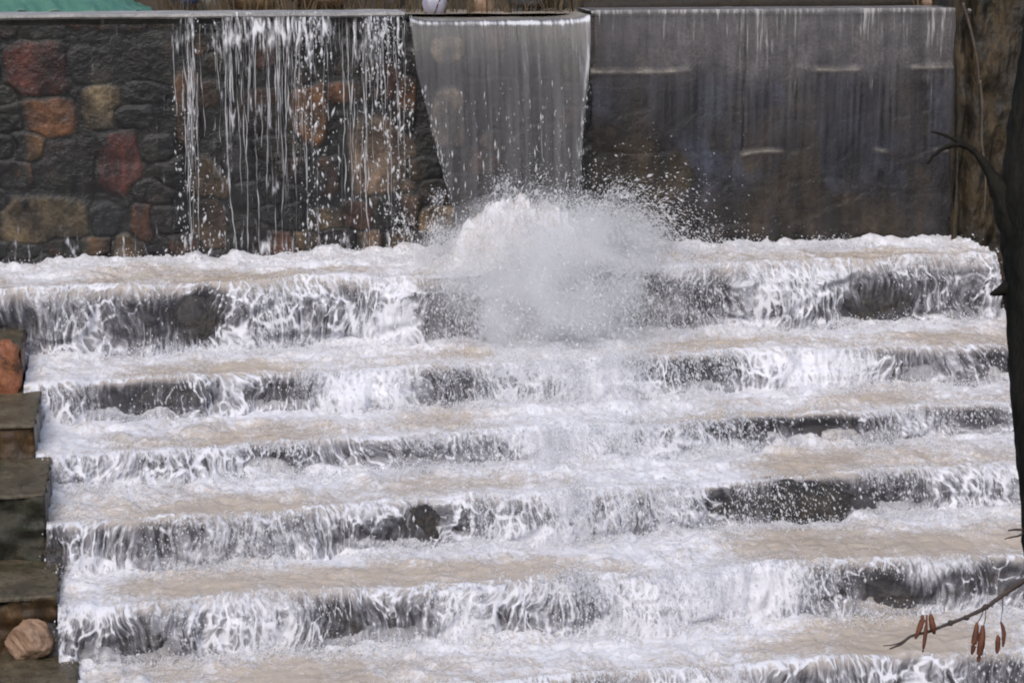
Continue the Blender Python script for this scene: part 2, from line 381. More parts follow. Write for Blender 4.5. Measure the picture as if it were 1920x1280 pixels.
BROWN = [(320, 515, 180, 18, .35), (1600, 488, 200, 14, .3), (360, 688, 150, 22, .4), (880, 660, 60, 22, .4), (1340, 645, 110, 20, .35), (1800, 640, 100, 16, .2), (560, 800, 160, 24, .3), (810, 765, 120, 26, .35), (1330, 745, 130, 20, .4), (1700, 740, 160, 20, .3), (300, 820, 120, 26, .25),
         (850, 900, 160, 22, .4), (1600, 850, 200, 30, .4), (400, 945, 200, 30, .4), (1500, 1010, 160, 36, .45), (1800, 1000, 160, 36, .35), (480, 1085, 250, 36, .45), (950, 1075, 120, 30, .4), (1700, 1185, 240, 45, .5), (700, 1250, 260, 36, .4), (350, 1260, 120, 36, .2)]

def lip_z(k, x): return .07 * (fbm(x * 1.7, x * 0, 500 + k, 4) - .5) + .03 * (fbm(x * 9, x * 0, 510 + k, 3) - .5)
def lip_y(k, x): return .22 * (fbm(x * 1.3, x * 0, 520 + k, 4) - .5) + .06 * (fbm(x * 8, x * 0, 530 + k, 3) - .5)
ROCKS = []    # (step, px, py, half width, half height, depth) boulders standing in the falls
def stone_relief(x, s, seed):
    f1, f2, i = worley(x * 2.0 + .25 * fbm(x * 3, s * 3, seed, 2), s * 2.9 + .3 * fbm(x * 3, s * 3, seed + 9, 2), seed)
    return sm(.02, .3, f2 - f1) * (.05 + .09 * i) + .05 * (fbm(x * 7, s * 7, seed + 3, 4) - .5)

# ------------------------------------------------------------------ spillway steps (stone below the water)
spill = empty('spillway', (0, YW - 3, Z[3]))
tag(spill, 'broad stepped stone spillway under the rushing white water', 'spillway')
for k in range(1, NS + 1):
    xs = np.arange(XL[k] - .12, XR[k] + (.02 if k == 1 else .6), .02)
    zt, zb = Z[k] - .13, Z[k + 1] - .15
    rows = []
    for t in np.linspace(0, 1, 8): rows.append((1 - t, 0, None))
    ss = np.linspace(0, 1, max(12, int((zt - zb) / .018)))
    X, S = np.meshgrid(xs, ss)
    yf = yline(k, X) - 0.0; zz = zt + (zb - zt) * S
    P = np.stack([X, yf + .09 + lip_y(k, X) - stone_relief(X, -zz, 40 + k) * (.35 + .65 * sm(0, .3, S)) - .06 * S, zz], -1)
    top = np.stack([np.stack([xs, np.full_like(xs, 0) + (yline(k - 1, xs) * (1 - t) + (yline(k, xs) + .06) * t), np.full_like(xs, zt - .015 * (t < 1))], -1) for t in (0, .5, .97)], 0)
    adopt(grid('step', np.concatenate([top, P], 0), M['riser'], flip=True), spill)

# ------------------------------------------------------------------ cascades
where = ['foaming over the topmost step, right under the dam wall', 'over the second step down from the dam wall', 'over the third step down from the dam wall', 'over the fourth step, passing the low dark mound of rock on the right',
         'over the fifth step, level with the lowest ledge at left', 'over the lowest step in view, behind the twig with pods', 'below the lowest step']
CAS = []
for k in range(1, NS + 1):
    root = empty('cascade', (float((XL[k] + XR[k]) / 2), float(yline(k, 0)), Z[k]))
    tag(root, 'white cascade ' + where[k - 1], 'cascade', 'cascades down the spillway steps'); CAS.append(root)
    dx = .0125 if k < 6 else .016
    xs = np.arange(XL[k], XR[k], dx)
    # --- flow over the tread
    Lt = float(np.mean(yline(k - 1, xs) - yline(k, xs)))
    v = np.linspace(0, 1, int(Lt / .022))
    X, V = np.meshgrid(xs, v)
    yb, yf = yline(k - 1, X) + (.05 if k > 1 else .02), yline(k, X) + .03
    Y = yb + (yf - yb) * V
    P0 = np.stack([X, Y, np.full_like(X, Z[k])], -1)
    px, py = project(P0.reshape(-1, 3)); px = px.reshape(X.shape); py = py.reshape(X.shape)
    d = V * Lt
    foam = .50 * np.exp(-(d / (.55 * Lt)) ** 2) + .80
    foam += 1.0 * (fbm(X * 1.1, Y * 1.9, 100 + k, 4) - .47) + .5 * bumps(px, py, THICK) - .85 * bumps(px, py, BROWN)
    foam = np.clip(foam, .12, 1.1)
    lip = sm(.78, 1.0, V)
    lipz = lip_z(k, xs); lipy = lip_y(k, xs)
    rough = .06 * (fbm(X * 3, Y * 4, 60 + k, 4) - .5) + .034 * (fbm(X * 16, Y * 16, 70 + k, 4) - .5)
    foot = np.exp(-(d / .22) ** 2) * (.03 + .16 * np.clip(fbm(X * 5, Y * 2, 80 + k, 4) - .35, 0, 1))
    crest = np.maximum(0, fbm(X * 3 + 1.5 * fbm(X * 2, Y * 2, 5, 2), Y * 5, 90 + k, 5) - .5) * .20
    ZZ = Z[k] + (rough * (.35 + .8 * np.clip(foam, 0, 1)) + crest * np.clip(foam, 0, 1)) * (1 - lip * .6) + foot + lipz[None, :] * sm(.4, 1, V); Y = Y + lipy[None, :] * sm(.5, 1, V)
    P = np.stack([X, Y, ZZ], -1)
    rim = np.minimum(sm(0, .12, X - xs[0]), 1)
    adopt(grid('pool', P, M['pool'], None, np.stack([X, Y], -1), {'foam': foam, 'deep': np.ones_like(foam)}, flip=True), root)
    # --- the fall over the riser
    H = Z[k] - Z[k + 1] + .05
    n = max(24, int((H + .1) / .0125)); s = np.linspace(0, 1, n)
    X, S = np.meshgrid(xs, s)
    r = .07
    ang = np.clip(S * (H + r) / (r * 1.57), 0, 1) * math.pi / 2
    fall = np.clip(S * (H + .11) - .11, 0, None)
    rel = stone_relief(X, -(Z[k] - fall), 40 + k)
    relS = .6 * rel + .4 * .06
    jet = .14 * (fbm(X * 1.6, 0 * X, 200 + k, 3)) * np.sqrt(np.clip(fall / H, 0, 1))
    Y = yline(k, X) + .03 + lipy[None, :] - r * np.sin(ang) - jet - relS * sm(0, .15, fall) - .02 * sm(0, .2, S)
    ZZ = Z[k] - r * (1 - np.cos(ang)) - fall
    ZZ = np.where(S == 0, P[-1, :, 2][None, :], ZZ)
    edge0 = P[-1, :, 2] - Z[k]
    ZZ = ZZ + edge0[None, :] * (1 - sm(0, .3, S)) * (S > 0)
    P1 = np.stack([X, Y, ZZ], -1)
    px, py = project(P1.reshape(-1, 3)); px = px.reshape(X.shape); py = py.reshape(X.shape)
    wpx = px + 26 * (fbm(X * 3, ZZ * 5, 300 + k, 3) - .5) * 2; wpy = py + 14 * (fbm(X * 3, ZZ * 5, 310 + k, 3) - .5) * 2
    thin = bumps(wpx, wpy, THIN)
    foam1 = .74 + .85 * (fbm(X * 1.8, ZZ * 2.2, 320 + k, 4) - .5) - .85 * thin + .6 * bumps(px, py, THICK) + .40 * sm(.82, 1, S) - .16 * sm(.18, .0, S)
    lipf = foam[-1:, :]
    foam1 = foam1 * sm(0, .18, S) + lipf * (1 - sm(0, .18, S))
    foam1 = np.clip(foam1, -.05, 1.1)
    st = .035 * (fbm(X * 22, ZZ * 3 + 2 * fbm(X * 3, ZZ * 3, 8, 2), 330 + k, 3) - .5) + .05 * (fbm(X * 7, ZZ * 5, 340 + k, 4) - .5)
    P1[..., 1] -= st * sm(0, .2, S) * (.3 + np.clip(foam1, 0, 1)) + .03 * np.clip(foam1, 0, 1) * sm(0, .3, S)
    deep = (1 - sm(.03, .28, S)) * sm(.7, .3, thin)
    adopt(grid('veil', P1, M['cascade'], None, np.stack([X, -ZZ + (yline(k, X) - Y)], -1), {'foam': foam1, 'deep': deep}, flip=True), root)
    if k == 1:      # the flow also turns over the free right end of the top step
        pass

# ------------------------------------------------------------------ boulders in the falls
def boulder(k, px, py, hw, hh, dep, label, seed, out=.0):
    p = at_line(px, py, *LINES[k]); sc_ = np.linalg.norm(p) / F_PX
    me = rock_mesh('rock', (hw * sc_ * 1.25, dep * 1.25, hh * sc_ * 1.3), seed, 5, 1.0)
    o = link('rock', me, M['rock']); o.location = (p[0], p[1] + .01 - out, p[2] - .05)
    tag(o, label, 'rock', 'dark wet rocks showing through the falls')
boulder(1, 380, 606, 46, 52, .11, 'tall dark wet rock at left of the topmost cascade, water curling past it', 3)
boulder(1, 1640, 572, 58, 52, .16, 'peaked brown rock jutting from the topmost cascade, towards the tree trunk', 9)
boulder(1, 1235, 585, 85, 52, .12, 'rounded dark rock right of the big splash, in the topmost cascade', 12)
boulder(1, 865, 600, 60, 48, .10, 'dark rock laced with foam just left of the big splash', 15)
boulder(2, 838, 732, 48, 36, .12, 'small dark rock breaking the second cascade below the big splash', 19)
boulder(2, 325, 752, 60, 34, .10, 'dark brown rock in the left half of the second cascade', 20)
boulder(4, 1490, 950, 135, 50, .19, 'low dark mound of rock with a long flat tail, right side of the fourth cascade', 26)
boulder(4, 800, 980, 40, 42, .12, 'squarish black rock in the middle of the fourth cascade', 30)
boulder(4, 108, 1028, 26, 40, .12, 'black rock at the left rim of the fourth cascade, beside the dark mossy block', 33)
boulder(5, 1672, 1118, 42, 24, .12, 'small dark rock in the fifth cascade, above the tip of the twig', 36)
boulder(5, 1785, 1112, 52, 28, .12, 'dark hollow-edged rock in the fifth cascade, left of the end of the twig', 38)
boulder(5, 255, 1200, 62, 36, .12, 'broad grey rock at left of the fifth cascade, near the tan stone', 41)
boulder(5, 640, 1178, 46, 40, .08, 'upright grey rock left of centre in the fifth cascade', 44)

# ------------------------------------------------------------------ dam wall
dam = empty('dam_wall', (wx(900), YW, Z[1]))
tag(dam, 'wet stone dam wall with coloured masonry at left and smooth grey face at right', 'dam wall')
DARKS = [(.026, .021, .015), (.034, .028, .021), (.045, .036, .026), (.028, .025, .015), (.034, .035, .036), (.055, .044, .032), (.065, .04, .024), (.045, .048, .048)]
WARM = [(.20, .085, .04), (.12, .055, .03), (.22, .12, .05), (.18, .115, .055), (.13, .09, .05)]
KEY = [(70, 130, 50, 45, (.13, .035, .022)), (90, 220, 44, 33, (.26, .11, .045)), (193, 200, 32, 40, (.30, .22, .12)), (222, 305, 40, 48, (.20, .055, .04)), (80, 415, 66, 38, (.30, .21, .10)),
       (268, 420, 18, 36, (.27, .11, .045)), (352, 205, 20, 62, (.26, .13, .07)), (582, 215, 30, 50, (.34, .16, .065)), (720, 295, 52, 66, (.32, .22, .15)), (818, 415, 30, 26, (.34, .22, .11)),
       (838, 95, 28, 20, (.62, .50, .33)), (845, 220, 28, 46, (.42, .33, .23)), (390, 335, 40, 34, (.17, .11, .055)), (485, 210, 36, 34, (.18, .07, .04)), (500, 95, 30, 30, (.14, .06, .035)), (720, 150, 34, 30, (.19, .08, .05)),
       (395, 430, 26, 44, (.15, .09, .05)), (615, 330, 20, 30, (.15, .07, .04)), (290, 120, 34, 34, (.06, .035, .028)), (560, 140, 30, 24, (.08, .05, .035)), (760, 200, 18, 50, (.2, .09, .04)), (930, 200, 60, 50, (.07, .065, .06)), (1010, 300, 60, 60, (.06, .055, .05)),
       (170, 120, 38, 30, (.05, .04, .03)), (640, 110, 36, 28, (.11, .06, .04)), (740, 400, 46, 34, (.10, .06, .035)), (130, 310, 50, 40, (.045, .03, .028)), (440, 300, 36, 40, (.05, .045, .04))]
x0, x1 = wx(-420), wx(1112)
zb = Z[1] - .2
xs = np.arange(x0, x1, .0125); zs = np.arange(zb, ZC - .10, .0125)
X, ZZ = np.meshgrid(xs, zs)
seeds = []
for (a, b, hw, hh, c) in KEY:
    q = at_y(a, b, YW); seeds.append((q[0], q[2], hw / 187., hh / 187., c))
nk = len(seeds); row = 0; zc_ = zb + .1
while zc_ < ZC + .1:
    xc = x0 + (row % 2) * .14
    while xc < x1 + .2:
        jx, jz = xc + R.uniform(-.07, .07), zc_ + R.uniform(-.05, .05)
        if all(abs(jx - s[0]) > s[2] + .09 or abs(jz - s[1]) > s[3] + .07 for s in seeds[:nk]):
            c = DARKS[R.integers(len(DARKS))] if R.random() < .5 else tuple(1.5 * q for q in WARM[R.integers(len(WARM))])
            seeds.append((jx, jz, R.uniform(.12, .2), R.uniform(.09, .15), c))
        xc += .31
    zc_ += .25; row += 1
Sd = np.array([s[:4] for s in seeds]); Cc = np.array([s[4] for s in seeds])
wxn = X + .09 * (fbm(X * 3.3, ZZ * 3.3, 11, 3) - .5); wzn = ZZ + .09 * (fbm(X * 3.3, ZZ * 3.3, 12, 3) - .5)
d1 = np.full(X.shape, 99.); d2 = np.full(X.shape, 99.); ids = np.zeros(X.shape, int)
for i, (sx, sz, hw, hh) in enumerate(Sd):
    d = ((np.abs(wxn - sx) / hw) ** 3.2 + (np.abs(wzn - sz) / hh) ** 3.2) ** (1 / 3.2)
    nw = d < d1
    d2 = np.where(nw, d1, np.minimum(d2, d)); ids = np.where(nw, i, ids); d1 = np.where(nw, d, d1)
vis = sm(.36, .64, fbm(X * 3.8 + 7, ZZ * 2.4, 17, 5)); vis = np.where(ids < 17, np.maximum(vis, .6), vis)
st = sm(.0, .36, d2 - d1 + .26 * (fbm(X * 9, ZZ * 9, 15, 3) - .5)) * sm(1.35, .95, d1)
hgt = _h(ids.astype(float), ids * 0.0 + 3, 0, 5) * .05 + .03
rel_l = st * hgt * .28 + .03 * (fbm(X * 6, ZZ * 6, 21, 5) - .5) + .012 * (fbm(X * 22, ZZ * 22, 22, 3) - .5)
mort = np.array((.024, .022, .017))
sv_ = (st * vis)[..., None]
Cc[:nk] *= 1.25
col = Cc[ids] * sv_ * (.65 + .8 * (fbm(X * 11, ZZ * 11, 18, 4)[..., None] - .15)) + mort * (1 - sv_)
moss = sm(.5, .68, fbm(X * 2.2, ZZ * 1.1, 31, 4))[..., None]
col = col * (1 - .55 * moss) + np.array((.022, .025, .012)) * .55 * moss
stain = sm(.45, .7, fbm(X * 9, ZZ * .9, 33, 3))[..., None]
col = col * (1 - .5 * stain) * (.42 + 1.2 * (fbm(X * 4, ZZ * 2.5, 34, 4)[..., None] - .5))
WALL_P = np.stack([X, YW + .05 - rel_l, ZZ], -1)
adopt(grid('stonework', WALL_P, M['masonry'], color=col, flip=False), dam)

# right, smoother half: pale concrete band above, dark stone below
xr0, xr1 = wx(1106), wx(1800, 250)
xs = np.arange(xr0, xr1, .0125); zs = np.arange(zb, ZC - .03, .0125)
X, ZZ = np.meshgrid(xs, zs)
px, py = project(np.stack([X, np.full_like(X, YW), ZZ], -1).reshape(-1, 3)); px = px.reshape(X.shape); py = py.reshape(X.shape)
zband = wz(1450, 132)
f1, f2, iv = worley(X * 1.7 + .3 * fbm(X * 3, ZZ * 3, 3, 2), ZZ * 2.6 + .3 * fbm(X * 3, ZZ * 3, 4, 2), 77)
low = sm(.02, .2, f2 - f1)
band = sm(zband - .30, zband + .10, ZZ + .35 * (fbm(X * 2.5, ZZ, 41, 4) - .5))
rel = low * .005 * (1 - band) + .03 * band * 1.0 + .05 * (fbm(X * 2, ZZ * 2, 42, 5) - .5)
ledge = np.exp(-((ZZ - zband - .03 * (fbm(X * 2, X * 0, 43, 3) - .5)) / .028) ** 2) * sm(.4, .55, fbm(X * 1.6, X * 0 + .3, 44, 3))
rel += ledge * .05
zl2 = wz(1500, 290)
led2 = np.exp(-((ZZ - zl2 - .12 * (fbm(X * 1.4, X * 0, 45, 3) - .5)) / .022) ** 2) * sm(.5, .6, fbm(X * 1.9, X * 0 + .7, 46, 3))
rel += led2 * .04
cband = np.array((.15, .135, .13)); cdark = np.array((.026, .029, .040)); cbrown = np.array((.026, .018, .010)); clight = np.array((.36, .32, .26))
nz = fbm(X * 1.8, ZZ * 1.3, 48, 4)
cl = .62 * cdark * (.1 + 2.9 * sm(.3, .7, fbm(X * 2.6, ZZ * 1.6, 55, 4))[..., None]) * (.8 + .4 * iv[..., None]) * (.55 + .9 * fbm(X * 12, ZZ * 1.2, 56, 4)[..., None])
brown = np.clip(sm(.5, .62, nz) * .75 + .75 * sm(270, 430, py) + np.exp(-(((px - 1190) / 70) ** 2 + ((py - 280) / 130) ** 2)) + .8 * np.exp(-(((px - 1470) / 60) ** 2 + ((py - 390) / 70) ** 2)) + .6 * np.exp(-(((px - 1620) / 60) ** 2 + ((py - 410) / 50) ** 2)), 0, 1)[..., None]
cl = cl * (1 - brown) + cbrown * brown * (.1 + 2.2 * fbm(X * 5, ZZ * 2.5, 57, 4)[..., None])
cb = cband * (.35 + 1.1 * fbm(X * 8, ZZ * .7, 49, 4)[..., None])
left_moss = sm(1300, 1120, px)[..., None]
cb = cb * (1 - .6 * left_moss) + cbrown * .6 * left_moss
col = cl * (1 - band[..., None]) + cb * band[..., None]
lf = np.clip(ledge * .8 + led2 * .7, 0, 1)[..., None]
col = col * (1 - lf) + clight * lf
drip = sm(.5, .72, fbm(X * 11, ZZ * .5, 50, 3))[..., None]
col = col * (1 - .3 * drip)
joint = np.exp(-((X - wx(1397)) / .012) ** 2) * sm(zl2, zl2 + .1, ZZ); rel -= .03 * joint; col = col * (1 - .6 * joint[..., None])
WALL_R = np.stack([X, YW + .06 - rel, ZZ], -1)
adopt(grid('smooth_face', WALL_R, M['masonry'], color=col), dam)

# solid body and coping
bm = bmesh.new()
xn0, xn1 = wx(764, 40), wx(1108, 30)
box_bm(bm, x0 - 6, xr1 + .3, YW + .12, YW + .75, zb - 1.5, ZC - .16)
me = bpy.data.meshes.new('core'); bm.to_mesh(me); bm.free(); adopt(link('core', me, M['riser'], smooth=False), dam)
def coping(xa, xb, name, z1, th, ov, mat, seed):
    xs = np.arange(xa, xb + .001, .03)
    rows = []
    prof = [(-ov + .02, -th), (-ov, -th + .02), (-ov, -.03), (-ov + .012, -.008), (-ov + .03, 0)] + [(t, 0) for t in np.linspace(.1, .74, 12)] + [(.76, -.02), (.76, -th - .2)]
    P = np.zeros((len(prof), len(xs), 3))
    for i, (yy, zz) in enumerate(prof):
        nn = .02 * (fbm(xs * 4, xs * 0 + yy * 6, seed, 4) - .5)
        P[i, :, 0] = xs; P[i, :, 1] = YW + yy + nn; P[i, :, 2] = z1 + zz + nn * .7
    V = grid(name, P, mat, flip=True)
    return adopt(V, dam)
coping(x0 - 6, xn0, 'coping', ZC, .045, .02, M['concrete'], 61)
coping(xn1, xr1 + .3, 'coping', ZC, .05, .02, M['concrete'], 62)
# ------------------------------------------------------------------ water on the wall
def strip(name, P, mat, foam, deep, uv, label, root=None):
    o = grid(name, P, mat, None, uv, {'foam': foam, 'deep': deep}, flip=True)
    return o
# central jet: a free-falling sheet from the notch
NV, NU = 230, 300
ZN = ZC - .085
g = 9.81
tf = math.sqrt(2 * (ZN - Z[1]) / g)
back = np.linspace(-.78, 0, 26)[:-1]
tt = np.linspace(0, 1, NV) ** .75 * tf * 1.02
lpx = [(0, 766), (.2, 775), (.5, 806), (.8, 838), (1, 850)]; rpx = [(0, 1104), (.15, 1098), (.5, 1078), (1, 1062)]
zz = np.concatenate([np.full(len(back), 0.), -.5 * g * tt ** 2]); yy = np.concatenate([-back, -.75 * tt]); fr = np.concatenate([np.zeros(len(back)), np.clip(.5 * g * tt ** 2 / (ZN - Z[1]), 0, 1)])
U = np.linspace(0, 1, NU)
xl = np.interp(fr, [a for a, _ in lpx], [wx(b, 30 + 430 * a) for a, b in lpx]); xr = np.interp(fr, [a for a, _ in rpx], [wx(b, 30 + 430 * a) for a, b in rpx])
FR, UU = np.meshgrid(fr, U, indexing='ij')
X = xl[:, None] + (xr - xl)[:, None] * UU
Yj = np.repeat(yy[:, None], NU, 1); Zj = np.repeat(zz[:, None], NU, 1)
amp = sm(0, .5, FR)
fold = .05 * (fbm(X * 7, FR * 1.5, 71, 3) - .5) * (.15 + amp) + .03 * (fbm(X * 26, FR * 3, 72, 3) - .5) * amp
side = .05 * (np.exp(-UU / .05) + np.exp(-(1 - UU) / .05))      # the notch shoulders lift the water at both sides
Pj = np.stack([X, YW - .03 + Yj - fold - .08 * amp * np.sin(UU * math.pi), ZN + Zj + (side + .012 * (fbm(X * 3, Yj * 4, 73, 3) - .5)) * (1 - sm(0, .08, FR))], -1)
s_ = np.concatenate([back, tt * 0 + .5 * g * tt ** 2])
UVj = np.stack([X, -np.repeat(s_[:, None], NU, 1)], -1)
lipline = (.5 + 1.0 * fbm(X * 9, FR * 0, 75, 3)) * np.exp(-((FR - .012 - .012 * (fbm(X * 4, FR * 0, 76, 3) - .5)) / .011) ** 2) * (np.repeat((s_ > -.01)[:, None], NU, 1))  # bright line at the lip: foam plus highlight, both painted into the foam mask
foamj = .33 + .75 * lipline + .45 * sm(.62, 1, FR) + .25 * (fbm(X * 5, FR * .6, 74, 3) - .5) + .4 * np.exp(-((UU - .985) / .012) ** 2) + .3 * np.exp(-((UU - .015) / .012) ** 2) * sm(.3, .5, FR) + .12 * np.exp(-((UU - .86) / .06) ** 2)
foamj -= .25 * np.exp(-((UU - .1) / .1) ** 2) * sm(.1, .3, FR) * sm(1, .7, FR)
foamj = np.where(np.repeat((s_ < 0)[:, None], NU, 1), .18, foamj)
deepj = np.where(np.repeat((s_ < 0)[:, None], NU, 1), 1.0, .28 * (1 - sm(0, .25, FR)) + .12 * sm(.5, .9, UU))
o = strip('waterfall', Pj, M['sheet'], foamj, deepj, UVj, '')
tag(o, 'broad glassy sheet of water pouring from the notch in the middle of the dam wall', 'waterfall')

n = 700
uu = R.random(n); ff = 1 - .75 * R.random(n) ** 1.8
edge = R.random(n) < .35; uu = np.where(edge, np.where(R.random(n) < .5, R.normal(.01, .012, n), R.normal(.99, .012, n)), uu)
ij = np.clip((len(back) + np.sqrt(ff) ** (1 / .75) * NV).astype(int), 0, Pj.shape[0] - 1); jj = np.clip((uu * (NU - 1)).astype(int), 0, NU - 1)
BP = Pj[ij, jj] + np.stack([R.normal(0, .012, n), -np.abs(R.normal(.02, .03, n)), R.normal(0, .02, n)], -1)
SHEET = (BP, n)
# left trickle: threads clinging to the masonry
xs = np.arange(wx(-420), wx(776), .0125); n = 200
s = np.linspace(0, 1, n); X, S = np.meshgrid(xs, s)
zt = ZC + .012; Hh = zt - Z[1]
zz = zt - S * Hh
iz = np.clip(((zz - zb) / .0125).astype(int), 0, WALL_P.shape[0] - 1); ix = np.clip(((X - x0) / .0125).astype(int), 0, WALL_P.shape[1] - 1)
rl = rel_l[iz, ix]
def blur(a, k=4):
    for ax in (0, 1):
        c = np.cumsum(np.pad(a, [(k + 1, k) if q == ax else (0, 0) for q in (0, 1)], mode='edge'), ax)
        a = (np.take(c, range(2 * k + 1, c.shape[ax]), ax) - np.take(c, range(0, c.shape[ax] - 2 * k - 1), ax)) / (2 * k + 1)
    return a
rl = blur(rl, 5)
dropz = np.clip(S * Hh, 0, 9)
Y = YW + .05 - rl - .035 - .03 * np.sqrt(dropz) - .05 * sm(0, .1, S) * (1 - sm(.1, .5, S))
P = np.stack([X, Y, zz], -1)
px, py = project(P.reshape(-1, 3)); px = px.reshape(X.shape); py = py.reshape(X.shape)
fd = .20 + .6 * (fbm(X * 3.2 + .4 * fbm(X * 2, S * 3, 81, 2), S * 1.1, 82, 4) - .5)
fd += .36 * np.exp(-((py - 60) / 45) ** 2) * sm(330, 400, px) + .18 * np.exp(-((px - 545) / 60) ** 2) + .12 * np.exp(-((px - 430) / 25) ** 2) + .15 * np.exp(-((px - 690) / 70) ** 2 - ((py - 130) / 90) ** 2) + .25 * sm(400, 470, py)
fd -= .22 * sm(345, 290, px) + .15 * np.exp(-((px - 640) / 30) ** 2) + .18 * np.exp(-((px - 390) / 30) ** 2)
fd = np.where(np.abs(px - 358) < 7, np.maximum(fd, .55 * sm(430, 250, py)), fd)
fd = np.clip(fd, -.3, .9)
o = strip('waterfall', P, M['trickle'], fd, np.zeros_like(fd), np.stack([X, -zz], -1), '')
tag(o, 'thin white threads of water trickling down the coloured stones left of the glassy sheet', 'waterfall')

TV = []; TF = []
def wall_y(x, z):
    iz_ = np.clip(((z - zb) / .0125).astype(int), 0, rel_l.shape[0] - 1); ix_ = np.clip(((x - x0) / .0125).astype(int), 0, rel_l.shape[1] - 1)
    return YW + .05 - rel_l[iz_, ix_]
for i in range(170):
    px_ = R.choice([R.normal(358, 6), R.normal(440, 14), R.normal(545, 18), R.normal(690, 40), R.uniform(330, 770)], p=[.08, .14, .2, .2, .38])
    t0 = R.uniform(0, .05) if R.random() < .6 else R.uniform(0, .6); t1 = min(.98, t0 + R.uniform(.1, .85) ** 1.5)
    tz = np.arange(t0, t1, .012)
    if len(tz) < 3: continue
    xx = wx(px_) + .07 * (fbm(tz * 3, tz * 0 + i, 600, 4) - .5) + .03 * (fbm(tz * 11, tz * 0 + i, 601, 3) - .5) + (t0 - tz) * R.normal(0, .05)
    zz_ = ZC - .01 - tz * (ZC - Z[1]); yy_ = wall_y(xx, zz_) - .035 - .03 * np.sqrt(tz)
    rr_ = R.uniform(.002, .0065) * (.1 + 2.4 * np.maximum(0, fbm(tz * 12, tz * 0 + i, 602, 3) - .36)) * np.sin(np.pi * np.linspace(.03, .97, len(tz))) ** .4
    a, b = tube_data(np.stack([xx, yy_, zz_], -1), rr_, 5)
    o_ = len(TV); TV += a; TF += [tuple(q + o_ for q in f) for f in b]
th_ = link('threads', raw_mesh('threads', [tuple(v) for v in TV], TF, 4), M['spray']); th_.parent = o

# right film: a smooth thin curtain on the grey face
xs = np.arange(wx(1112), wx(1788, 200), .015); n = 170
s = np.linspace(-.2, 1, n); X, S = np.meshgrid(xs, s)
zt = ZC + .008; Hh = zt - Z[1]
zz = np.where(S < 0, zt, zt - np.clip(S, 0, 1) * Hh)
Y = np.where(S < 0, YW - .05 - S * 3.2, YW - .05 - .02 * np.sqrt(np.clip(S, 0, 1)))
Y = Y - .012 * (fbm(X * 14, S * 2, 84, 3) - .5) * (S > 0)
P = np.stack([X, Y, zz - .03 * (S >= 0) * (1 - np.exp(-np.clip(S, 0, 1) * 60)) * 0], -1)
px, py = project(P.reshape(-1, 3)); px = px.reshape(X.shape); py = py.reshape(X.shape)
fl = .36 + .3 * (fbm(X * 2.2, S * .8, 85, 3) - .5) + .2 * np.exp(-((py - 40) / 45) ** 2) * (S > 0) - .58 * sm(140, 360, py) + .1 * sm(1300, 1420, px) - .28 * np.exp(-((px - 1170) / 80) ** 2) * sm(60, 160, py)
fl += 1.2 * np.exp(-((S - .0) / .012) ** 2)
fl = np.clip(fl, -.45, .9)
o = strip('waterfall', P, M['film'], fl, np.where(S < 0, .7, .25 * (1 - sm(0, .3, S))), np.stack([X, -zz + np.where(S < 0, Y - YW, 0)], -1), '')
tag(o, 'smooth grey curtain of water sliding down the plain face right of the glassy sheet', 'waterfall')

# ------------------------------------------------------------------ pier at the right end of the dam
xp0, xp1 = wx(1788, 200), wx(2080, 200)
bm = bmesh.new()
zs = np.arange(Z[1] - 2.2, ZC + 1.2, .02)
th = np.concatenate([np.linspace(0, 1, 46)])
prof = [(xp0 + .02, .9)] + [(xp0 + .02, .9 - .03 * i) for i in range(1, 31)]
pts = [(xp0, .8 - .02 * i) for i in range(0, 48)] + [(xp0 + .02 * i, -.14) for i in range(0, int((xp1 - xp0) / .02))]
pa = np.array(pts)
P = np.zeros((len(zs), len(pa), 3))
UI, ZI = np.meshgrid(np.arange(len(pa)) * .02, zs)
disp = .30 * (fbm(UI * 2.4, ZI * 1.0, 91, 4) - .5) + .16 * (fbm(UI * 7, ZI * 2.6, 92, 4) - .5) + .03 * (fbm(UI * 18, ZI * 9, 94, 3) - .5)
nx = np.where(np.arange(len(pa)) < 48, -1, 0); ny = np.where(np.arange(len(pa)) < 48, 0, -1)
slit = -.14 * np.exp(-((UI - 1.08) / .045) ** 2)
P[..., 0] = pa[:, 0] + nx * (disp + slit) * .5; P[..., 1] = YW + pa[:, 1] + ny * (disp + slit); P[..., 2] = ZI
pier = grid('pier', P, M['moss_pier'])
tag(pier, 'rough brown mossy stone pier at the right end of the dam wall', 'pier')

M['vine'] = stone_mat('pale_vine_bark', (.08, .06, .04), (.14, .11, .08), scale=8., rough=(.6, .9), bump=.003)
for pts_, lab in (([(1806, 6), (1816, 40), (1826, 80), (1834, 125), (1836, 160)], 'pale bare vine curving down the upper part of the mossy pier'),
                  ([(1838, 150), (1842, 200), (1841, 260), (1848, 330), (1846, 400)], 'pale bare vine hanging down the lower part of the mossy pier')):
    o = tube('vine', [at_y(a_, b_, YW - .30) for a_, b_ in pts_], [.012, .014, .013, .011, .006], M['vine'], None, 8, 4, .3, 6)
    tag(o, lab, 'vine', 'vines on the mossy pier')

# ------------------------------------------------------------------ stepped side wall at the left
side = empty('stepped_side_wall', (float(XL[3]) - .8, float(yline(3, XL[3])), Z[4]))
tag(side, 'dry stepped side wall of stone ledges along the left edge of the cascades', 'side wall')
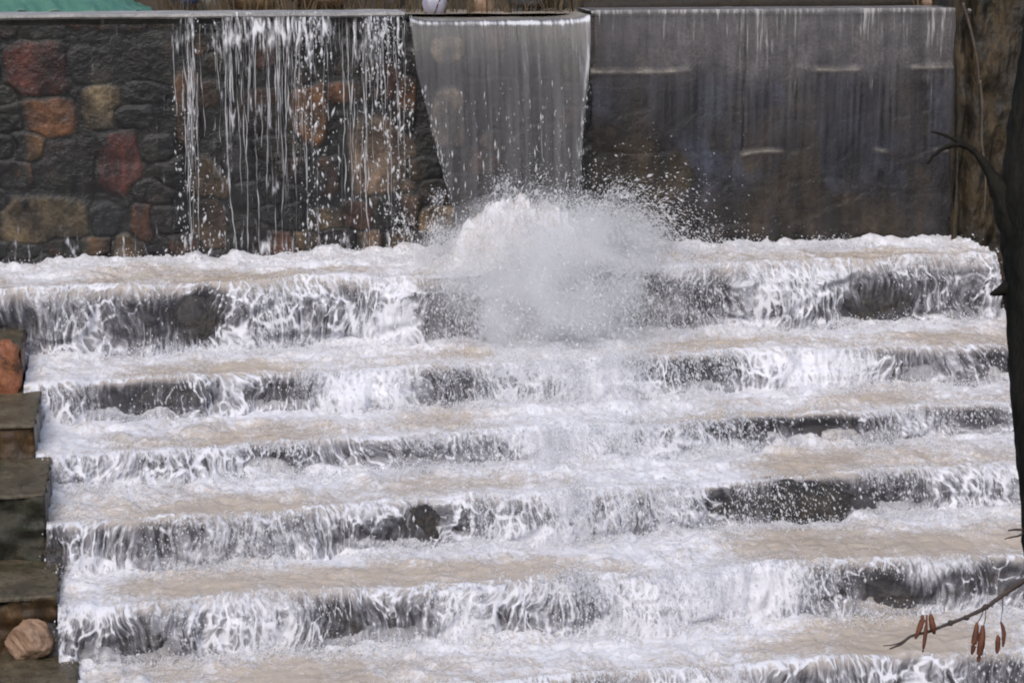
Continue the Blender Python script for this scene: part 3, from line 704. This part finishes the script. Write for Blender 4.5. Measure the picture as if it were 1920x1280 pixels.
# each ledge: front lip pixel row at the left frame edge and right end, back row, riser foot
SL = [(2, 655, 640, 36, None), (3, 795, 750, 64, None), (4, 925, 886, 84, None), (5, 1116, 1032, 106, None), (6, 1310, 1214, 142, None)]
prevz = None; prevy = YW - .9
for i, (k, yfpx, ybpx, rx, _) in enumerate(SL):
    a = at_line(rx, yfpx, *LINES[min(k + 0, NS)])
    lev = a[2]
    xr_ = a[0]; xl_ = xr_ - 3.2
    yb_ = prevy; yf_ = a[1]
    zlow = lev - 1.1
    # slab on top
    slab_t = .03
    def slab(nm, xa, xb, ya, yb2, za, zb2, mat, seed, amp):
        nx_, = (int((xb - xa) / .03) + 1,); nz_ = max(3, int((zb2 - za) / .03)); ny_ = max(3, int((yb2 - ya) / .05))
        gx = np.linspace(xa, xb, nx_)
        prof = [(ya, z_) for z_ in np.linspace(za, zb2 - .012, nz_)] + [(ya + .012, zb2)] + [(y_, zb2) for y_ in np.linspace(ya + .03, yb2, ny_)]
        Pm = np.zeros((len(prof), nx_, 3))
        for j, (y_, z_) in enumerate(prof):
            nn = amp * (fbm(gx * 3 + 9 * seed, gx * 0 + (z_ * 4 + y_ * 2.5), seed, 5) - .5) + .6 * amp * (fbm(gx * 11 + 9 * seed, gx * 0 + (z_ * 14 + y_ * 9), seed + 1, 3) - .5)
            Pm[j, :, 0] = gx + .0; Pm[j, :, 1] = y_ - nn; Pm[j, :, 2] = z_ + nn * .4
        # close right end by folding the last columns back
        ext = np.repeat(Pm[:, -1:, :], 1, 1).copy(); ext[:, 0, 1] = yb2
        ext[:, 0, 0] = xb + .0
        me_o = grid(nm, np.concatenate([Pm, ext], 1), mat, flip=True)
        return me_o
    mats = [M['rust_stone'], M['block_brown'], M['block_dark'], M['block_brown'], M['block_dark']]
    b = slab('riser_block', xl_, xr_ - .004, yf_ + .004, yb_ + .05, lev - .75, lev - slab_t, mats[i], 501 + i, .22)
    adopt(b, side); b['label'] = ['rust red stone riser', 'brown streaked riser block', 'dark mossy riser block', 'brown riser block behind the loose tan stone', 'dark lowest riser'][i]
    t = slab('ledge', xl_, xr_, yf_, yb_ + .05, lev - slab_t, lev, M['ledge'], 511 + i, .055)
    adopt(t, side)
    prevy = yf_; prevz = lev
    SL[i] = (xl_, xr_, yf_, lev)
# inner cheek wall of the channel (below the ledges, wet and dark)
bm = bmesh.new()
for i, (xl_, xr_, yf_, lev) in enumerate(SL):
    ybk = YW - .9 if i == 0 else SL[i - 1][2]
    n = 10
    va = [bm.verts.new((xr_ - .004 + .02 * math.sin(j * 2.1 + i), ybk + (yf_ + .02 - ybk) * j / n, lev - .02)) for j in range(n + 1)]
    vb = [bm.verts.new((xr_ - .004 + .03 * math.cos(j * 1.7 + i), ybk + (yf_ + .02 - ybk) * j / n, lev - 1.1)) for j in range(n + 1)]
    for j in range(n): bm.faces.new((va[j], va[j + 1], vb[j + 1], vb[j]))
me = bpy.data.meshes.new('cheek'); bm.to_mesh(me); bm.free(); adopt(link('cheek', me, M['riser']), side)
# loose stones on the ledges
def loose(px, py, hw, hh, seed, mat, label, zlev, deep=1.0, name='stone', boxy=0):
    p = at_z(px, py + hh, zlev); s_ = np.linalg.norm(p) / F_PX
    o = link(name, rock_mesh(name, (hw * s_ * 1.15, hw * s_ * deep, hh * s_ * 1.25), seed, 5, 1.1, boxy), mat)
    o.location = (p[0], p[1] + hw * s_ * .4, p[2] + hh * s_ * .85); tag(o, label, 'stone'); return o
loose(58, 1203, 38, 31, 51, M['tan_stone'], 'rounded tan stone lying loose on the lowest ledge at left', SL[4][3])
loose(4, 692, 30, 42, 57, M['rust_stone'], 'squarish rust red stone on the side wall, at the left edge beside the second cascade', SL[1][3], boxy=1)

# ------------------------------------------------------------------ ground behind and around
xsg = np.concatenate([np.arange(-300, -14, 13.), np.arange(-14, 18, .35), np.arange(18, 320, 13.)])
ysg = np.concatenate([np.arange(-60, -4, 4.), np.arange(-4, 32, .35), np.arange(32, 900, 24.)])
X, Y = np.meshgrid(xsg, ysg)
xlc, xrc = XL[3] - 3.4, XR[2] + 1.2
up = ZC - .35 + .55 * sm(YW + .5, YW + 3.2, Y) + .25 * sm(YW + 3, YW + 12, Y) * (Y - YW - 3) * .9 * sm(900, 60, Y)
stair = np.interp(Y, [yline(k, 0) for k in range(NS, -1, -1)], [Z[min(k + 1, NS)] for k in range(NS, -1, -1)]) - .75
inch = sm(xlc - .2, xlc + .1, X) * sm(xrc + .3, xrc, X)
bank = ZC - 1.6 + 1.5 * sm(0, 6, np.maximum(xlc - X, X - xrc)) + .35 * np.maximum(0, np.maximum(xlc - X, X - xrc) - 3) * .3
front = -1.7 - .5 * np.clip(Y, 0, 14)
down = np.where(inch > .5, stair, np.minimum(bank, np.where(Y < 12, front, bank)))
near = sm(7, 3, Y)
down = down * (1 - near) + np.where(Y < 0, -1.7, front) * near
HH = np.where(Y > YW + .4, up, down) + .15 * (fbm(X * .6, Y * .6, 131, 4) - .5)
go = grid('ground', np.stack([X, Y, HH], -1), M['soil']); go['kind'] = 'structure'
# pond held by the dam
xs = np.linspace(x0 - 6, xr1 + .3, 120); ys = np.linspace(YW + .70, YW + 3.4, 30)
X, Y = np.meshgrid(xs, ys)
po = grid('water', np.stack([X, Y, ZC - .05 + .01 * (fbm(X * 3, Y * 5, 141, 3) - .5)], -1), M['pool'], None, np.stack([X, Y], -1), {'foam': np.full(X.shape, .1), 'deep': np.ones(X.shape)}); po['kind'] = 'structure'
# bank debris just behind the crest
def back_rock(px, py, hw, hh, mat, seed, label, y=1.4, name='stone', cat='stone'):
    p = at_y(px, py, YW + y); s_ = np.linalg.norm(p) / F_PX
    o = link(name, rock_mesh(name, (hw * s_, hw * s_ * .8, hh * s_), seed, 3, .4), mat); o.location = p
    tag(o, label, cat); return o
back_rock(905, 4, 26, 26, M['tan_stone'], 71, 'orange brown stone behind the dam crest, right of the pale bag')
back_rock(1762, -2, 34, 20, M['tan_stone'], 72, 'pale tan stone behind the dam crest, beside the mossy pier', y=.9)
back_rock(1010, 0, 60, 20, M['rock'], 73, 'low black stone behind the dam crest, above the glassy sheet')
back_rock(480, 4, 50, 18, M['block_brown'], 74, 'brown stone behind the dam crest, above the trickling threads')
back_rock(600, -4, 60, 22, M['block_brown'], 75, 'wide brown stone behind the dam crest, between two clumps of dry stalks')
back_rock(740, 0, 26, 22, M['rock'], 76, 'dark stone behind the dam crest, left of the pale bag')
back_rock(160, 6, 40, 16, M['block_dark'], 77, 'dark stone half covered by the green cloth behind the crest')
back_rock(400, -2, 34, 24, M['grey_stone'], 78, 'grey stone behind the dam crest, right of the navy bundle')
back_rock(350, 0, 26, 20, M['navy'], 79, 'small navy blue bundle lying behind the dam crest', name='bundle', cat='bundle')
# green cloth heap
pa_ = at_y(-30, 14, YW + 1.0); pb_ = at_y(285, 14, YW + 1.0)
us = np.linspace(0, 1, 90); vs = np.linspace(0, 1, 40)
U, V = np.meshgrid(us, vs)
bx_ = pa_[0] + (pb_[0] - pa_[0]) * U; by_ = YW + .9 + 1.3 * V
hz_ = ZC - .03 + np.sin(V * math.pi * .6) * .35 * sm(1.0, .6, U) * (.5 + fbm(U * 6, V * 3, 151, 3)) + .12 * np.abs(fbm(U * 14 + V * 3, V * 3, 152, 3) - .5)
o = grid('tarpaulin', np.stack([bx_, by_, hz_], -1), M['tarp']); tag(o, 'crumpled green tarpaulin lying behind the dam crest at far left', 'tarpaulin')
sld = o.modifiers.new('thickness', 'SOLIDIFY'); sld.thickness = .01
# pale bag: a slumped lobed sack with a tied neck
bm = bmesh.new(); bmesh.ops.create_uvsphere(bm, u_segments=24, v_segments=16, radius=1)
for v in bm.verts:
    a = math.atan2(v.co.y, v.co.x); zf = v.co.z
    r = (1 + .12 * math.sin(5 * a + 2 * zf)) * (1 if zf < .3 else max(.25, 1 - 1.1 * (zf - .3)))
    v.co = Vector((v.co.x * r * .12, v.co.y * r * .10, zf * .13))
me = bpy.data.meshes.new('bag'); bm.to_mesh(me); bm.free()
o = link('plastic_bag', me, M['plastic']); o.location = at_y(815, 6, YW + .9); tag(o, 'pale lilac plastic bag standing behind the crest, left end of the glassy sheet', 'bag')
# dark log put in for the shadowed undercut of the shore
pl = [at_y(q, r_, YW + 1.3) for q, r_ in ((1090, 13), (1250, 9), (1400, 6), (1560, 5), (1725, 3))]
lo = tube('log', pl, [.05, .06, .06, .055, .045], M['log'], None, 12, 3, .25, 5)
tag(lo, 'long dark log standing in for the shadowed undercut behind the dam crest above the grey curtain', 'log')
# dry stalks and grass on the bank
V = []; Fq = []
for i in range(3600):
    px_ = R.uniform(-150, 1780); y_ = YW + R.uniform(.85, 4.0) ** 1.0
    if px_ < 300 and y_ < YW + 2.1: continue
    if 1100 < px_ < 1720 and y_ < YW + 1.6: continue
    p = at_y(px_, 10, y_); z0 = ZC - .1 + .45 * float(sm(YW + .5, YW + 3.2, np.array(y_)))
    h_ = R.uniform(.12, .5); lean = R.normal(0, .5, 2) * h_; w_ = R.uniform(.004, .012)
    b = len(V)
    V += [(p[0] - w_, y_, z0 - .1), (p[0] + w_, y_, z0 - .1), (p[0] + lean[0] * .4 + w_ * .7, y_ + lean[1] * .4, z0 + h_ * .6), (p[0] + lean[0] * .4 - w_ * .7, y_ + lean[1] * .4, z0 + h_ * .6), (p[0] + lean[0], y_ + lean[1], z0 + h_), (p[0] + lean[0] + .002, y_ + lean[1], z0 + h_)]
    Fq += [(b, b + 1, b + 2, b + 3), (b + 3, b + 2, b + 5, b + 4)]
gr = link('grass', raw_mesh('grass', V, Fq, 4), M['grass']); gr['kind'] = 'stuff'
tag(gr, 'dry brown stalks and grass on the bank behind the dam crest', 'grass')

# ------------------------------------------------------------------ tree at the right
DT = 9.0
tree = empty('tree', tuple(at_dist(2030, 1500, DT))); tag(tree, 'dark tree at the right edge with a bare arching branch and dry pods', 'tree')
pp = [(2050, -420, 82), (2020, -100, 78), (1992, 120, 80), (1976, 260, 84), (1966, 380, 88), (1966, 480, 84), (1972, 600, 82), (1982, 760, 82), (1996, 920, 82), (2012, 1100, 86), (2026, 1300, 95), (2040, 1560, 125)]
tr = tube('trunk', [at_dist(a, b, DT) for a, b, r_ in pp], [r_ / F_PX * DT for a, b, r_ in pp], M['bark'], None, 48, 5, .10, 10); adopt(tr, tree)
def branch(name, pts, par, dist=DT, n=10, mat='bark', sub=6, rough=.15, dz=0.0):
    P = [at_dist(a, b, dist + dz * i) for i, (a, b, r_) in enumerate(pts)]
    o = tube(name, P, [r_ / F_PX * dist for a, b, r_ in pts], M[mat], None, n, 7, rough, sub)
    return adopt(o, par)
br = branch('branch', [(1945, 450, 70), (1912, 412, 46), (1880, 366, 20), (1856, 324, 10), (1830, 287, 6), (1800, 271, 5), (1772, 277, 4.2), (1752, 290, 3.2), (1738, 308, 1.6)], tree, n=16, rough=.3)
branch('branch', [(1826, 283, 6), (1806, 270, 5), (1782, 258, 3.5), (1762, 251, 2.5), (1745, 247, 1.5)], tree)
branch('branch_stub', [(1935, 515, 40), (1900, 535, 20), (1874, 546, 9), (1856, 552, 2)], tree)
tw = branch('branch', [(2010, 1010, 9), (1960, 1058, 6), (1920, 1088, 4.6), (1880, 1115, 4.2), (1848, 1138, 4), (1812, 1156, 3.4), (1775, 1170, 3.2), (1742, 1183, 2.8), (1708, 1192, 2.6), (1690, 1206, 2.2), (1668, 1216, 1.4)], tree, mat='twig', rough=.25)
branch('branch', [(1706, 1193, 2), (1688, 1204, 1.5), (1674, 1208, 1.2), (1656, 1210, .9)], tree, mat='twig')
branch('branch', [(1965, 980, 5), (1930, 992, 3), (1905, 992, 2.2), (1890, 994, 1.4)], tree, mat='twig')
branch('branch', [(1935, 990, 2.4), (1912, 1003, 2), (1898, 1006, 1.6), (1884, 1010, 1)], tree, mat='twig')
for (a, b, r_) in ((1848, 1138, 7), (1812, 1157, 6), (1782, 1167, 6)):
    o = link('bud', rock_mesh('bud', (r_ / F_PX * DT,) * 3, int(a), 2, .2), M['twig']); o.location = at_dist(a, b, DT - .01); adopt(o, tw)
PODS = [((1730, 1152), (1726, 1172), (1716, 1197), 5.5), ((1738, 1152), (1735, 1190), (1730, 1222), 3.6), ((1745, 1150), (1748, 1170), (1752, 1188), 6.5),
        ((1832, 1166), (1828, 1195), (1822, 1226), 6.0), ((1843, 1172), (1840, 1205), (1834, 1240), 7.0), ((1876, 1165), (1882, 1185), (1880, 1212), 4.2), ((1871, 1190), (1871, 1206), (1869, 1224), 5.5)]
for i, (a, b, c, r_) in enumerate(PODS):
    pts = []
    for t in np.linspace(0, 1, 9):
        q = [(1 - t) ** 2 * a[j] + 2 * t * (1 - t) * (2 * b[j] - .5 * (a[j] + c[j])) + t * t * c[j] for j in (0, 1)]
        pts.append((q[0], q[1], max(.5, r_ * math.sin(math.pi * (.06 + .88 * t)) ** .6)))
    o = tube('pod', [at_dist(x_, y_, DT - .02) for x_, y_, _ in pts], [q / F_PX * DT for _, _, q in pts], M['pod'], None, 8, i, .2, 2); adopt(o, tw)
for (pa2, pb2) in (((1845, 1140), (1832, 1168)), ((1848, 1140), (1844, 1174)), ((1880, 1116), (1876, 1168)), ((1738, 1184), (1733, 1160))):
    o = tube('pod_stalk', [at_dist(*pa2, DT), at_dist((pa2[0] + pb2[0]) / 2 + 2, (pa2[1] + pb2[1]) / 2, DT), at_dist(*pb2, DT - .01)], [.0028, .0022, .002], M['twig'], None, 6); adopt(o, tw)

# ------------------------------------------------------------------ spray
OCT = np.array([(1, 0, 0), (-1, 0, 0), (0, 1, 0), (0, -1, 0), (0, 0, 1), (0, 0, -1)], float)
OF = np.array([(0, 2, 4), (2, 1, 4), (1, 3, 4), (3, 0, 4), (2, 0, 5), (1, 2, 5), (3, 1, 5), (0, 3, 5)])
def drops(name, P, rad, dirv, stretch, label, cat='spray'):
    n = len(P)
    d = dirv / (np.linalg.norm(dirv, axis=1, keepdims=True) + 1e-6)
    a = np.cross(d, R.normal(size=(n, 3))); a /= np.linalg.norm(a, axis=1, keepdims=True) + 1e-6
    b = np.cross(d, a)
    V = P[:, None, :] + rad[:, None, None] * (OCT[None, :, 0:1] * a[:, None] * R.uniform(.7, 1.2, (n, 1, 1)) + OCT[None, :, 1:2] * b[:, None] + OCT[None, :, 2:3] * d[:, None] * stretch[:, None, None])
    Fc = (OF[None] + 6 * np.arange(n)[:, None, None]).reshape(-1, 3)
    o = link(name, raw_mesh(name, V.reshape(-1, 3), Fc, 3), M['spray']); o['kind'] = 'stuff'
    tag(o, label, cat); return o
def ballistic(P0, V0, T, sub_t=True):
    t = T[:, None]
    P = P0 + V0 * t; P[:, 2] -= .5 * g * T ** 2
    Vv = V0.copy(); Vv[:, 2] -= g * T
    return P, Vv
def surf_z(P):
    z = np.full(len(P), Z[1]);
    for k in range(1, NS): z = np.where(P[:, 1] < yline(k, P[:, 0]) - .03, Z[k + 1], z)
    return z
xa, xb = wx(838, 440), wx(1108, 440)
def plume(n, vzm, vzs, vym, vys, vxm, vxs, x_a, x_b, y_m, y_s, clump=0):
    P0 = np.stack([R.uniform(x_a, x_b, n), YW - y_m + R.normal(0, y_s, n), np.full(n, Z[1])], -1)
    V0 = np.stack([R.normal(vxm, vxs, n), R.normal(vym, vys, n), np.abs(R.normal(vzm, vzs, n))], -1)
    if clump:       # throw it in tongues
        ph = P0[:, 0] * 3
        k = R.integers(0, clump, n); kx = R.normal(0, .5, clump); ky = R.normal(0, .4, clump); kz = R.normal(0, .8, clump)
        V0[:, 0] += kx[k]; V0[:, 1] += ky[k]; V0[:, 2] = np.abs(V0[:, 2] + kz[k])
    T = R.uniform(0, 1, n) * (2 * V0[:, 2] / g + .25)
    P, Vv = ballistic(P0, V0, T)
    ok = (P[:, 2] > surf_z(P) - .02) & (P[:, 1] < YW - .03)
    return P[ok], Vv[ok]
def tongues(nc, per, vzm, vzs, vym, vys, vxm, vxs, x_a, x_b, y_m, y_s, tight, z0=None, yl=None):
    """ragged tongues: every tongue is thrown with one velocity and frays a little"""
    N = nc * per; c = np.repeat(np.arange(nc), per)
    bx = R.normal((x_a + x_b) / 2, (x_b - x_a) * .31, nc); by = (YW - y_m + R.normal(0, y_s, nc)) if yl is None else yline(yl, bx) - .12 + R.normal(0, y_s, nc)
    v = np.stack([R.normal(vxm, vxs, nc), R.normal(vym, vys, nc), np.abs(R.normal(vzm, vzs, nc))], -1)
    tend = (2 * v[:, 2] / g + .2) if yl is None else np.full(nc, .45)
    tc_ = R.uniform(0, 1, nc) ** .8 * tend; spread = R.uniform(.03, .16, nc)
    V0 = v[c] + R.normal(0, 1, (N, 3)) * tight * R.uniform(.4, 1.6, nc)[c][:, None]
    P0 = np.stack([bx, by, np.full(nc, Z[1] if z0 is None else z0)], -1)[c] + R.normal(0, .035, (N, 3))
    T = np.clip(tc_[c] + R.normal(0, 1, N) * spread[c], 0, 1.3)
    P, Vv = ballistic(P0, V0, T)
    ok = (P[:, 2] > surf_z(P) - .03) & (P[:, 1] < YW - .04)
    return P[ok], Vv[ok]
parts = [tongues(760, 260, 2.0, .9, -.7, .6, .05, .55, xa + .1, xb + .05, .5, .15, .2), tongues(140, 170, 1.0, .8, -2.2, .7, .1, .45, xa + .2, xb + .1, .75, .15, .3), tongues(150, 120, .9, .5, -1.9, .8, .1, .5, xa + .1, xb + .1, .6, .15, .25), tongues(240, 180, 2.4, .7, -.4, .35, 1.1, .7, xb - .5, xb + .2, .42, .12, .3),
         tongues(40, 80, 1.5, .5, -.6, .4, -.6, .5, xa - .3, xa + .2, .4, .12, .25), plume(9000, 1.5, .8, -.8, .7, .1, .7, xa - .1, xb + .1, .5, .15, 0)]
for k in range(1, 6):       # the burst keeps tumbling down the middle of the lower steps
    xc_ = float(at_line([1040, 1110, 1150, 1180, 1190][k - 1], 600 + 100 * k, *LINES[k])[0])
    parts.append(tongues([130, 110, 90, 60, 44][k - 1], 130, .35, .3, -.8, .4, .05, .35, xc_ - 1.3, xc_ + 1.3, 0, .08, .28, Z[k] + .05, k))
P = np.concatenate([a for a, _ in parts]); Vv = np.concatenate([b for _, b in parts])
rad = np.exp(R.normal(math.log(.0031), .55, len(P))).clip(.0012, .015)
drops('splash', P, rad, Vv, R.uniform(1, 3.2, len(P)), 'big white splash where the glassy sheet hits the topmost step', 'splash')
# foaming mound under the jet
us = np.linspace(0, 1, 280); vs = np.linspace(0, 1, 150); U, V = np.meshgrid(us, vs)
xm0, xm1 = wx(770, 460), wx(1180, 460)
X = xm0 + (xm1 - xm0) * U; Y = YW - .08 - 1.2 * V
env = np.sin(np.pi * U) ** .6 * np.sin(np.pi * np.clip(V * .9 + .08, 0, 1)) ** .7
hz = env ** 1.5 * (.18 + .80 * fbm(X * 2.5, Y * 2.5, 161, 3)) + env * (.22 * (fbm(X * 8, Y * 8, 162, 4) - .5) + .20 * (fbm(X * 22, Y * 22, 163, 3) - .5))
o = grid('foam', np.stack([X, Y, Z[1] - .04 + hz], -1), M['pool'], None, np.stack([X, Y], -1), {'foam': np.full(X.shape, 1.0), 'deep': np.ones(X.shape)}, flip=True)
o['kind'] = 'stuff'; tag(o, 'churning mound of foam at the foot of the glassy sheet', 'foam')
# low spray along the foot of every fall
allP = []; allV = []
for k in range(0, NS):
    n = 22000 if k == 0 else 12000
    xx = R.uniform(XL[max(k, 1)], XR[max(k, 1)], n)
    dens = fbm(xx * 1.7, xx * 0, 400 + k, 4)
    keep = R.random(n) < sm(.3, .65, dens)
    xx = xx[keep]; n = len(xx)
    P0 = np.stack([xx, yline(k, xx) - .14 - np.abs(R.normal(0, .14, n)), np.full(n, Z[k + 1] + .02)], -1)
    V0 = np.stack([R.normal(0, .35, n), R.normal(-.2, .3, n), np.abs(R.normal(.55, .5, n))], -1)
    T = R.uniform(0, 1, n) * (2 * V0[:, 2] / g); P, Vv = ballistic(P0, V0, T); allP.append(P); allV.append(Vv)
P = np.concatenate(allP); Vv = np.concatenate(allV)
rad = np.exp(R.normal(math.log(.0042), .45, len(P))).clip(.0015, .014)
drops('spray', P, rad, Vv, R.uniform(1, 2, len(P)), 'fine white spray hopping at the foot of the falls', 'spray')
allP = []; allV = []
for k in range(1, NS):
    n = 8500
    xx = R.uniform(XL[k], XR[k], n); keep = R.random(n) < sm(.36, .62, fbm(xx * 2.3, xx * 0, 440 + k, 4)); xx = xx[keep]; n = len(xx)
    T = R.uniform(0, 1, n) ** .7 * math.sqrt(2 * (Z[k] - Z[k + 1]) / g)
    P0 = np.stack([xx, yline(k, xx) + lip_y(k, xx) - .05, np.full(n, Z[k] + .02)], -1)
    V0 = np.stack([R.normal(0, .15, n), -np.abs(R.normal(.7, .35, n)), R.normal(.1, .35, n)], -1)
    P, Vv = ballistic(P0, V0, T); allP.append(P); allV.append(Vv)
P = np.concatenate(allP); Vv = np.concatenate(allV)
px, py = project(P); keep = R.random(len(P)) > bumps(px, py, THIN) * 1.4
P = P[keep]; Vv = Vv[keep]
rad = np.exp(R.normal(math.log(.0042), .5, len(P))).clip(.0015, .014)
drops('spray', P, rad, Vv, R.uniform(1, 3, len(P)), 'white drops thrown off the lips of the steps', 'spray')
# loose beads on the trickling part of the wall
n = 3600
xx = R.uniform(wx(325), wx(775), n); fz = R.random(n) ** 1.6
keep = R.random(n) < sm(.38, .66, fbm(xx * 3.1, fz * 1.5, 420, 4)); xx = xx[keep]; fz = fz[keep]; n = len(xx)
zz = ZC - .04 - fz * (ZC - Z[1] - .1)
SB, sn = SHEET
drops('water_beads', SB, np.exp(R.normal(math.log(.003), .5, sn)).clip(.0012, .009), np.stack([R.normal(0, .05, sn), R.normal(0, .1, sn), -np.ones(sn)], -1), R.uniform(2, 10, sn), 'streaked drops breaking from the glassy sheet', 'water drops')
P = np.stack([xx, YW - .09 - .05 * np.sqrt(fz) - np.abs(R.normal(0, .03, n)), zz], -1)
rad = np.exp(R.normal(math.log(.0045), .6, n)).clip(.0015, .018)
drops('water_beads', P, rad, np.stack([R.normal(0, .2, n), R.normal(0, .1, n), -np.ones(n)], -1), R.uniform(1, 4, n), 'bright beads of water springing off the coloured stones', 'water drops')

# mist hanging in the splash
mt, nt, out = new_mat('spray_mist')
tc = nd(nt, 'ShaderNodeTexCoord').outputs['Object']
ln = nd(nt, 'ShaderNodeVectorMath', {0: tc}, operation='LENGTH').outputs['Value']
ns = noise(nt, vscale(nt, tc, (1.6, 1.2, 1.0)), 2.6, 6, .65).outputs[0]
dn = ma(nt, 'MULTIPLY', smooth(nt, ma(nt, 'ADD', ln, ma(nt, 'MULTIPLY', ma(nt, 'SUBTRACT', ns, .5), 2.6)), 1.0, .0), 2.2)
pv = nd(nt, 'ShaderNodeVolumePrincipled', {'Color': (.995, .995, 1, 1), 'Density': dn, 'Anisotropy': 0.0}); nt.links.new(pv.outputs[0], out.inputs['Volume'])
bm = bmesh.new(); bmesh.ops.create_icosphere(bm, subdivisions=3, radius=1.0); me = bpy.data.meshes.new('mist'); bm.to_mesh(me); bm.free()
o = link('mist', me, mt); o.location = (float((xa + xb) / 2) + .05, YW - 1.25, Z[1] - .12); o.scale = (1.5, 1.35, .95); o['kind'] = 'stuff'
tag(o, 'pale mist hanging in the splash under the glassy sheet', 'mist')
sc.cycles.volume_bounces = 8; sc.cycles.volume_step_rate = 2.0
